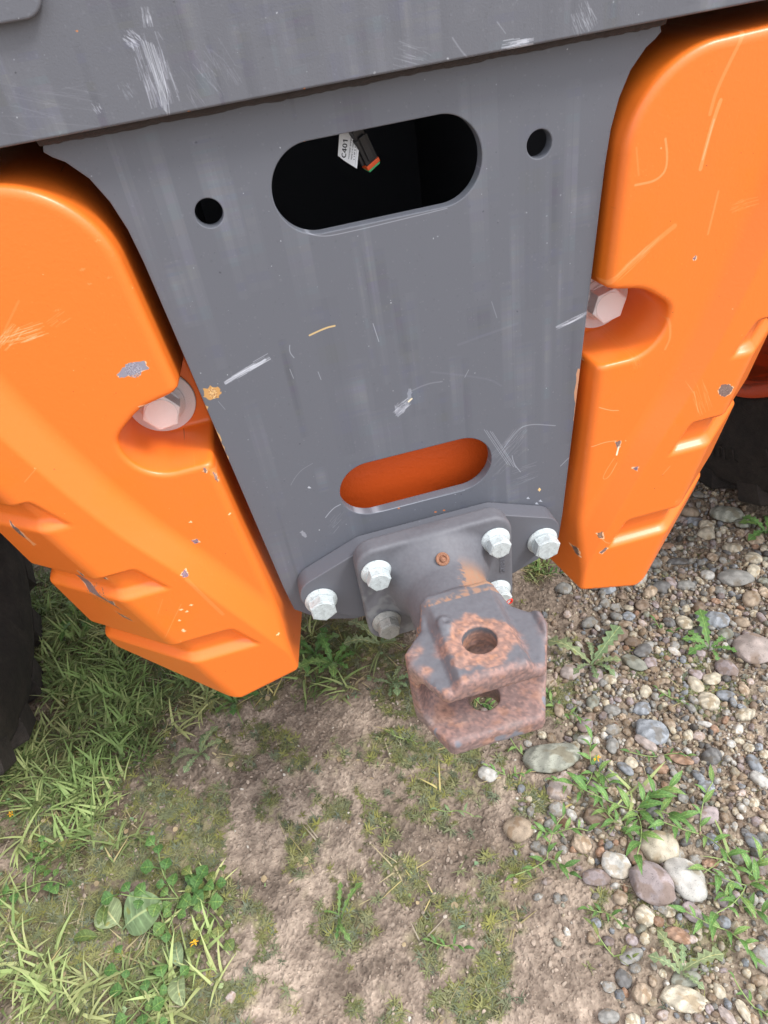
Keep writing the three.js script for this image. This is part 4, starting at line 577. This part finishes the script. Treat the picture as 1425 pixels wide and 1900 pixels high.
{
  const grp = put(new THREE.Group(), 'grass', scene); tag(grp, 'tufted green grass growing round the tyre and in the soil', 'grass', null, 'stuff');
  const gm = leafy(new THREE.Color(1, 1, 1), 0.6, 0.3);
  const gc = (col, a, b, c, x, z) => { const y = sstep(0.3, 0.75, fbm2(x * 6, z * 6, 401, 3) * 0.7 + a * 0.3); const k = 0.4 + 1.0 * b * b + 0.2 * c; col.setRGB(mix(0.24, 0.46, y) * k, mix(0.35, 0.47, y) * k, mix(0.12, 0.22, y) * k); };
  scatter('grass_tufts', [0, 1, 2, 3, 4, 5].map((k) => bladeTuft(700 + k, 9, 0.068, 0.0058, 0.8)), gm, 1150, 61, (px, py) => { const m = grassMask(px, py); return m * m * sstep(0.25, 0.6, fbm2(px * 0.013, py * 0.013, 411, 2) + m * 0.25); }, [0.55, 1.2], gc, grp);
  scatter('long_grass_blades', [0, 1, 2].map((k) => bladeTuft(750 + k, 4, 0.095, 0.005, 1.1)), gm, 260, 62, (px, py) => Math.pow(grassMask(px, py), 1.4) * 0.8 + 0.002, [0.5, 1.1], gc, grp);
  scatter('dry_grass_blades', [0, 1, 2].map((k) => bladeTuft(770 + k, 5, 0.05, 0.003, 1.45)), gm, 1300, 63, (px, py) => grassMask(px, py) * 0.9 + mossMask(px, py) * 0.2 + 0.006, [0.5, 1.2], (col, a, b, c) => { const k = 0.4 + 0.6 * b; col.setRGB(mix(0.44, 0.64, a) * k, mix(0.39, 0.54, a) * k, mix(0.2, 0.33, c) * k); }, grp);
}
{
  const grp = put(new THREE.Group(), 'moss', scene); tag(grp, 'dark green mossy fuzz in patches over the trodden soil', 'moss', null, 'stuff');
  scatter('moss_fuzz', [0, 1, 2, 3].map((k) => bladeTuft(800 + k, 15, 0.012, 0.0017, 1.25)), leafy(new THREE.Color(1, 1, 1), 0.9, 0.15), 9500, 64, (px, py) => clamp(mossMask(px, py) * 0.9 + grassMask(px, py) * 0.25 + 0.006) * sstep(0.3, 0.6, fbm2(px * 0.05, py * 0.05, 421, 2)), [0.6, 1.5], (col, a, b, c) => { const k = 0.6 + 0.7 * b; col.setRGB(mix(0.13, 0.24, a) * k, mix(0.155, 0.235, a) * k, mix(0.065, 0.12, c) * k); }, grp);
}
const litter = put(new THREE.Group(), 'leaf_litter', scene); tag(litter, 'small clover leaves and dead leaf bits strewn in the grass', 'leaf litter', null, 'stuff');
// ---- weeds: each plant a thing, each leaf a part
function leafGeo(kind, seed) {
  const R = rng(seed), S = kind === 'dandelion' ? 22 : 12, P = [], I = [], U = [];
  for (let s = 0; s <= S; s++) {
    const t = s / S; let w;
    if (kind === 'dandelion') { const env = 0.03 + 0.15 * Math.pow(t, 0.8) * (1 - Math.pow(t, 6)); const saw = 1 - ((t * 6.3) % 1); w = env * (0.28 + 0.95 * saw * (0.7 + 0.3 * R())) ; if (t > 0.86) w = 0.15 * (1 - t) / 0.14 + 0.002; }
    else if (kind === 'lance') w = 0.13 * Math.sin(Math.PI * Math.pow(t, 0.75)) + 0.006;
    else if (kind === 'broad') w = t < 0.2 ? 0.022 : 0.40 * Math.pow(Math.sin(Math.PI * clamp((t - 0.16) / 0.86)), 0.62) + 0.004;
    else w = t < 0.4 ? 0.02 : 0.34 * Math.sin(Math.PI * clamp((t - 0.36) / 0.66)) * (0.8 + 0.3 * Math.abs(Math.sin(t * 22)));
    const y = 0.26 * Math.sin(t * 2.5) - 0.16 * t * t, fold = w * 0.28, x = t * (1 - 0.06 * t);
    const sk = kind === 'dandelion' ? 0.035 : 0; U.push(t, 0, t, 0.5, t, 1);
    P.push(x - sk * 0.5, y + fold, -w + (R() - 0.5) * 0.01, x, y, 0, x - sk * 0.5, y + fold, w + (R() - 0.5) * 0.01);
    if (s < S) { const q = s * 3; I.push(q, q + 1, q + 3, q + 1, q + 4, q + 3, q + 1, q + 2, q + 4, q + 2, q + 5, q + 4); }
  }
  const g = new THREE.BufferGeometry(); g.setAttribute('position', new THREE.Float32BufferAttribute(P, 3)); g.setAttribute('uv', new THREE.Float32BufferAttribute(U, 2)); g.setIndex(I); g.computeVertexNormals(); return g;
}
const LG = {}; for (const k of ['dandelion', 'lance', 'broad', 'lobed']) LG[k] = [0, 1, 2].map((v) => leafGeo(k, 900 + v * 3));
const veinMap = dataTex(128, 64, (i, j, o) => { const t = i / 128, v = Math.abs(j / 64 - 0.5) * 2; const rib = 1 - sstep(0.03, 0.09, v), side = (1 - sstep(0.06, 0.16, Math.abs(((t * 7 - v * 1.1) % 1 + 1) % 1 - 0.5))) * 0.5; const n = fbm2(i / 9, j / 9, 431, 3), br = sstep(0.66, 0.78, fbm2(i / 16 + 4, j / 16, 433, 3)); const m = 176 + 60 * (n - 0.5) + 62 * Math.max(rib, side * (1 - v * 0.6)); o[0] = mix(m * (0.98 + 0.1 * rib), 190, br * 0.5); o[1] = mix(m, 160, br * 0.5); o[2] = mix(m * 0.97, 90, br * 0.5); }, true, false);
const veined = (c, r) => { const m = leafy(c.multiplyScalar(1.85), r); m.map = veinMap; return m; };
const LM = { bright: [veined(lin(0.22, 0.40, 0.13), 0.55), veined(lin(0.17, 0.33, 0.10), 0.55), veined(lin(0.27, 0.42, 0.14), 0.55)], mid: [veined(lin(0.15, 0.28, 0.085), 0.55), veined(lin(0.19, 0.31, 0.10), 0.55), veined(lin(0.12, 0.24, 0.075), 0.55)], pale: [veined(lin(0.30, 0.38, 0.22), 0.65), veined(lin(0.26, 0.36, 0.19), 0.65), veined(lin(0.34, 0.40, 0.22), 0.65)], olive: [veined(lin(0.20, 0.25, 0.08), 0.65), veined(lin(0.25, 0.28, 0.10), 0.65), veined(lin(0.16, 0.22, 0.07), 0.65)] };
const stemMat = leafy(lin(0.30, 0.40, 0.15), 0.6, 0.15);
{
  const flat = (k) => { const g = leafGeo(k, 950); g.scale(0.014, 0.006, 0.014); g.translate(-0.006, 0.0015, 0); return g; };
  const gm = leafy(new THREE.Color(1, 1, 1), 0.7, 0.2);
  scatter('clover_leaves', [flat('lobed'), flat('lance')], gm, 1300, 67, (px, py) => clamp(grassMask(px, py) * 0.7 + mossMask(px, py) * 0.12), [0.4, 1.15], (col, a, b, c) => { const k = 0.6 + 0.6 * c; col.setRGB(mix(0.2, 0.34, a) * k, mix(0.33, 0.4, a) * k, mix(0.11, 0.2, b) * k); }, litter);
  scatter('dead_leaf_bits', [flat('lance'), flat('broad')], gm, 800, 68, (px, py) => clamp(grassMask(px, py) * 0.7 + mossMask(px, py) * 0.4 + 0.02), [0.3, 1.1], (col, a, b, c) => { const k = 0.5 + 0.7 * c; col.setRGB(mix(0.3, 0.55, a) * k, mix(0.22, 0.44, a) * k, mix(0.13, 0.27, a) * k); }, litter);
}
let ps = 1;
function plant(kind, px, py, size, n, tone, label, group, opt = {}) {
  const R = rng(6000 + ps++ * 31), c = onY(px, py, 0.01), o = put(new THREE.Group(), kind === 'dandelion' ? 'dandelion_plant' : kind === 'broad' ? 'broadleaf_weed' : kind === 'lobed' ? 'creeping_weed' : 'leafy_weed', scene); const gy = groundH(c.x, c.z);
  o.position.set(c.x, gy - 0.002, c.z); tag(o, label, 'weed', group);
  const leaf = (x, y, z, yaw, L, pitch, w = 1) => { const m = mesh('leaf', LG[kind][Math.floor(R() * 3)], LM[tone][Math.floor(R() * 3)], o); m.position.set(x, y, z); m.rotation.set((R() - 0.5) * 0.5, yaw, pitch, 'YXZ'); m.scale.set(L, L * (0.6 + R() * 0.6), L * w); return m; };
  if (opt.yaws) { opt.yaws.forEach(([deg, k]) => leaf((R() - 0.5) * 0.006, 0.003, (R() - 0.5) * 0.006, deg * Math.PI / 180, size * k, 0.12 + R() * 0.25, opt.w || 1)); return o; }
  if (kind === 'dandelion' || kind === 'broad') { const a0 = R() * 6; for (let k = 0; k < n; k++) leaf((R() - 0.5) * 0.008, 0.003, (R() - 0.5) * 0.008, a0 + k / n * 6.283 + (R() - 0.5) * 0.7, size * (0.5 + R() * 0.6), 0.05 + R() * 0.45, opt.w || 1); return o; }
  const stems = Math.max(2, Math.round(n / 5)); const sg = [];
  for (let s = 0; s < stems; s++) {
    const a = s / stems * 6.283 + R() * 1.2, L = size * (0.55 + R() * 0.6), rise = 0.25 + R() * 0.6, pts = []; for (let t = 0; t <= 4; t++) pts.push(new THREE.Vector3(Math.cos(a + t * 0.08) * L * t / 4, 0.004 + rise * L * 0.5 * Math.sin(t / 4 * 1.7), Math.sin(a + t * 0.08) * L * t / 4)); const cv = new THREE.CatmullRomCurve3(pts); sg.push(new THREE.TubeGeometry(cv, 6, 0.0011, 5));
    const nl = Math.ceil(n / stems); for (let k = 0; k < nl; k++) { const t = k === nl - 1 ? 1 : (k + 0.6) / nl, q = cv.getPoint(t); leaf(q.x, q.y, q.z, -a + (k === nl - 1 ? 0 : (k % 2 ? 0.95 : -0.95)) + (R() - 0.5) * 0.6, size * (kind === 'lance' ? 0.42 : 0.36) * (0.7 + R() * 0.6), 0.1 + R() * 0.4); }
  }
  mesh('stem', mergeGeometries(sg), stemMat, o); return o;
}
plant('dandelion', 1098, 1228, 0.1, 8, 'pale', 'dandelion rosette with long toothed leaves beside the wheel rut', null, { yaws: [[130, 1.15], [35, 1.25], [75, 0.6], [-20, 0.7], [200, 0.6], [-100, 0.55], [-60, 0.6]] });
plant('dandelion', 1318, 1195, 0.085, 8, 'bright', 'bright green dandelion growing between stones beside the pink boulder', null, { yaws: [[70, 1.2], [150, 0.8], [110, 0.7], [20, 0.6], [-40, 0.7], [190, 0.8], [-100, 0.5]] });
plant('dandelion', 1422, 985, 0.085, 7, 'bright', 'bright green dandelion at the edge of the gravel below the tyre');
plant('dandelion', 372, 1398, 0.075, 8, 'pale', 'pale toothed dandelion alone on bare soil below the counterweight', null, { yaws: [[40, 1], [10, 0.8], [75, 0.7], [200, 0.95], [160, 0.7], [-60, 0.5], [230, 0.8]] });
plant('dandelion', 620, 1232, 0.085, 9, 'bright', 'lush dandelion clump under the hitch bracket');
plant('dandelion', 585, 1215, 0.075, 8, 'mid', 'curly leaved dandelion under the counterweight tip');
plant('dandelion', 705, 1195, 0.085, 6, 'pale', 'dandelion with one leaf under the flange bolts', null, { yaws: [[168, 1.1], [130, 1.25], [20, 0.7], [-20, 0.6], [60, 0.7]] });
plant('dandelion', 435, 1300, 0.06, 8, 'mid', 'small dandelion rosette below the lowest counterweight tip');
plant('dandelion', 730, 1265, 0.07, 7, 'pale', 'dandelion seedlings beside the rusty clevis');
plant('dandelion', 145, 1150, 0.08, 8, 'bright', 'toothed dandelion in the grass beside the dark tyre');
plant('dandelion', 1262, 1805, 0.075, 6, 'pale', 'wilted pale dandelion lying over the olive stone', null, { yaws: [[100, 0.9], [0, 1.1], [140, 0.8], [-60, 0.6], [60, 0.6]] });
plant('dandelion', 630, 1698, 0.065, 7, 'mid', 'narrow leaved seedling alone in the bare soil', null, { yaws: [[40, 1.1], [75, 0.9], [-70, 0.9], [-110, 0.7], [160, 0.5]], w: 0.6 });
plant('broad', 225, 1722, 0.085, 2, 'pale', 'single big rounded pale leaf flat on the grass', null, { yaws: [[15, 1.05], [120, 0.75]], w: 1.05 });
plant('broad', 335, 1800, 0.065, 2, 'pale', 'pointed pale leaf lying beside the dry grass', null, { yaws: [[-80, 1], [100, 0.8]], w: 0.6 });
plant('broad', 190, 1735, 0.06, 3, 'olive', 'folded yellow green leaves beside the big rounded leaf', null, { yaws: [[80, 0.9], [170, 0.9], [100, 0.7]], w: 0.45 });
plant('lobed', 330, 1665, 0.09, 26, 'mid', 'mat of small lobed leaves above the big rounded leaf');
plant('lobed', 385, 1690, 0.07, 18, 'olive', 'smaller mat of lobed leaves at the edge of bare soil');
plant('lobed', 255, 1870, 0.08, 20, 'mid', 'lobed creeping weed among the dry grass');
plant('lobed', 60, 1640, 0.07, 16, 'mid', 'lobed weed in the grass below the dark tyre');
const weedSpots = [[1100, 1425, 0.075, 14, 'bright', 'upright weed with narrow leaves beside the tan stone'], [1062, 1452, 0.05, 7, 'bright', 'narrow leaved weed leaning over the pale pinkish stone'], [1030, 1545, 0.06, 10, 'bright', 'narrow leaved weed between two tan stones'], [1015, 1590, 0.065, 14, 'mid', 'low spreading weed beside the lone tan stone'], [1180, 1500, 0.1, 22, 'bright', 'largest narrow leaved weed spreading over the gravel'], [1150, 1530, 0.07, 12, 'bright', 'narrow leaved weed above the blocky cream stone'], [1300, 1545, 0.08, 14, 'bright', 'narrow leaved weed beside the blocky cream stone'], [1385, 1640, 0.085, 18, 'bright', 'leafy weed covering the grey mauve stone'], [1375, 1680, 0.06, 10, 'mid', 'leafy weed below the grey mauve stone'], [1345, 1722, 0.065, 12, 'bright', 'leafy weed beside the round blue grey pebble'], [945, 1440, 0.05, 8, 'bright', 'small weed between white quartz and pinkish stone'], [975, 1400, 0.045, 6, 'bright', 'small weed at the near end of the flat rock'], [1040, 1320, 0.05, 8, 'bright', 'small weed between the hitch and the gravel'], [1225, 1400, 0.05, 8, 'mid', 'small weed sprouting above the orange tan stone'], [1250, 1290, 0.04, 6, 'mid', 'small weed sprouting beside blue grey pebble'], [1120, 1690, 0.045, 7, 'mid', 'small wilting weed below the flat mauve stone'], [830, 1755, 0.04, 8, 'mid', 'tiny weed in the bare soil beside moss'], [890, 1300, 0.05, 9, 'mid', 'weed seen through the pin hole of the clevis'], [1140, 1770, 0.045, 7, 'olive', 'olive weed beside the long grey stone'], [1400, 1870, 0.04, 6, 'mid', 'small weed beside the oblong cream pebble'], [1012, 1062, 0.05, 9, 'mid', 'weed tuft between the bracket and the counterweight tip'], [1230, 1165, 0.045, 6, 'mid', 'thin weed above the brown stones'], [840, 1500, 0.04, 5, 'pale', 'lone thin seedling in the bare soil'], [750, 1370, 0.04, 7, 'olive', 'small olive weed beside the clevis']];
for (const [px, py, s, n, tone, label] of weedSpots) plant('lance', px, py, s, n, tone, label);
{ // small yellow petals lying in the grass
  const ym = new THREE.MeshStandardMaterial({ color: lin(0.8, 0.42, 0.02), roughness: 0.7, side: THREE.DoubleSide });
  for (const [px, py, label] of [[360, 1748, 'small orange yellow flower beside the lobed weeds'], [18, 1506, 'small yellow bud in the grass by the tyre'], [1108, 1404, 'tiny faded orange flower on the tan stone']]) { const c = onY(px, py, 0.02), o = put(new THREE.Group(), 'yellow_flower', scene); o.position.set(c.x, groundH(c.x, c.z) + 0.0, c.z); tag(o, label, 'flower'); const R = rng(px); for (let k = 0; k < 7; k++) { const m = mesh('petal', LG.lance[k % 3], ym, o); m.position.set((R() - 0.5) * 0.004, 0.012, (R() - 0.5) * 0.004); m.rotation.set(0, k * 0.9 + R(), 0.3 * R(), 'YXZ'); m.scale.setScalar(0.009); } const st = new THREE.CylinderGeometry(0.0011, 0.0014, 0.016, 6); st.translate(0, 0.006, 0); mesh('stem', st, stemMat, o); }
}
renderer.render(scene, camera);
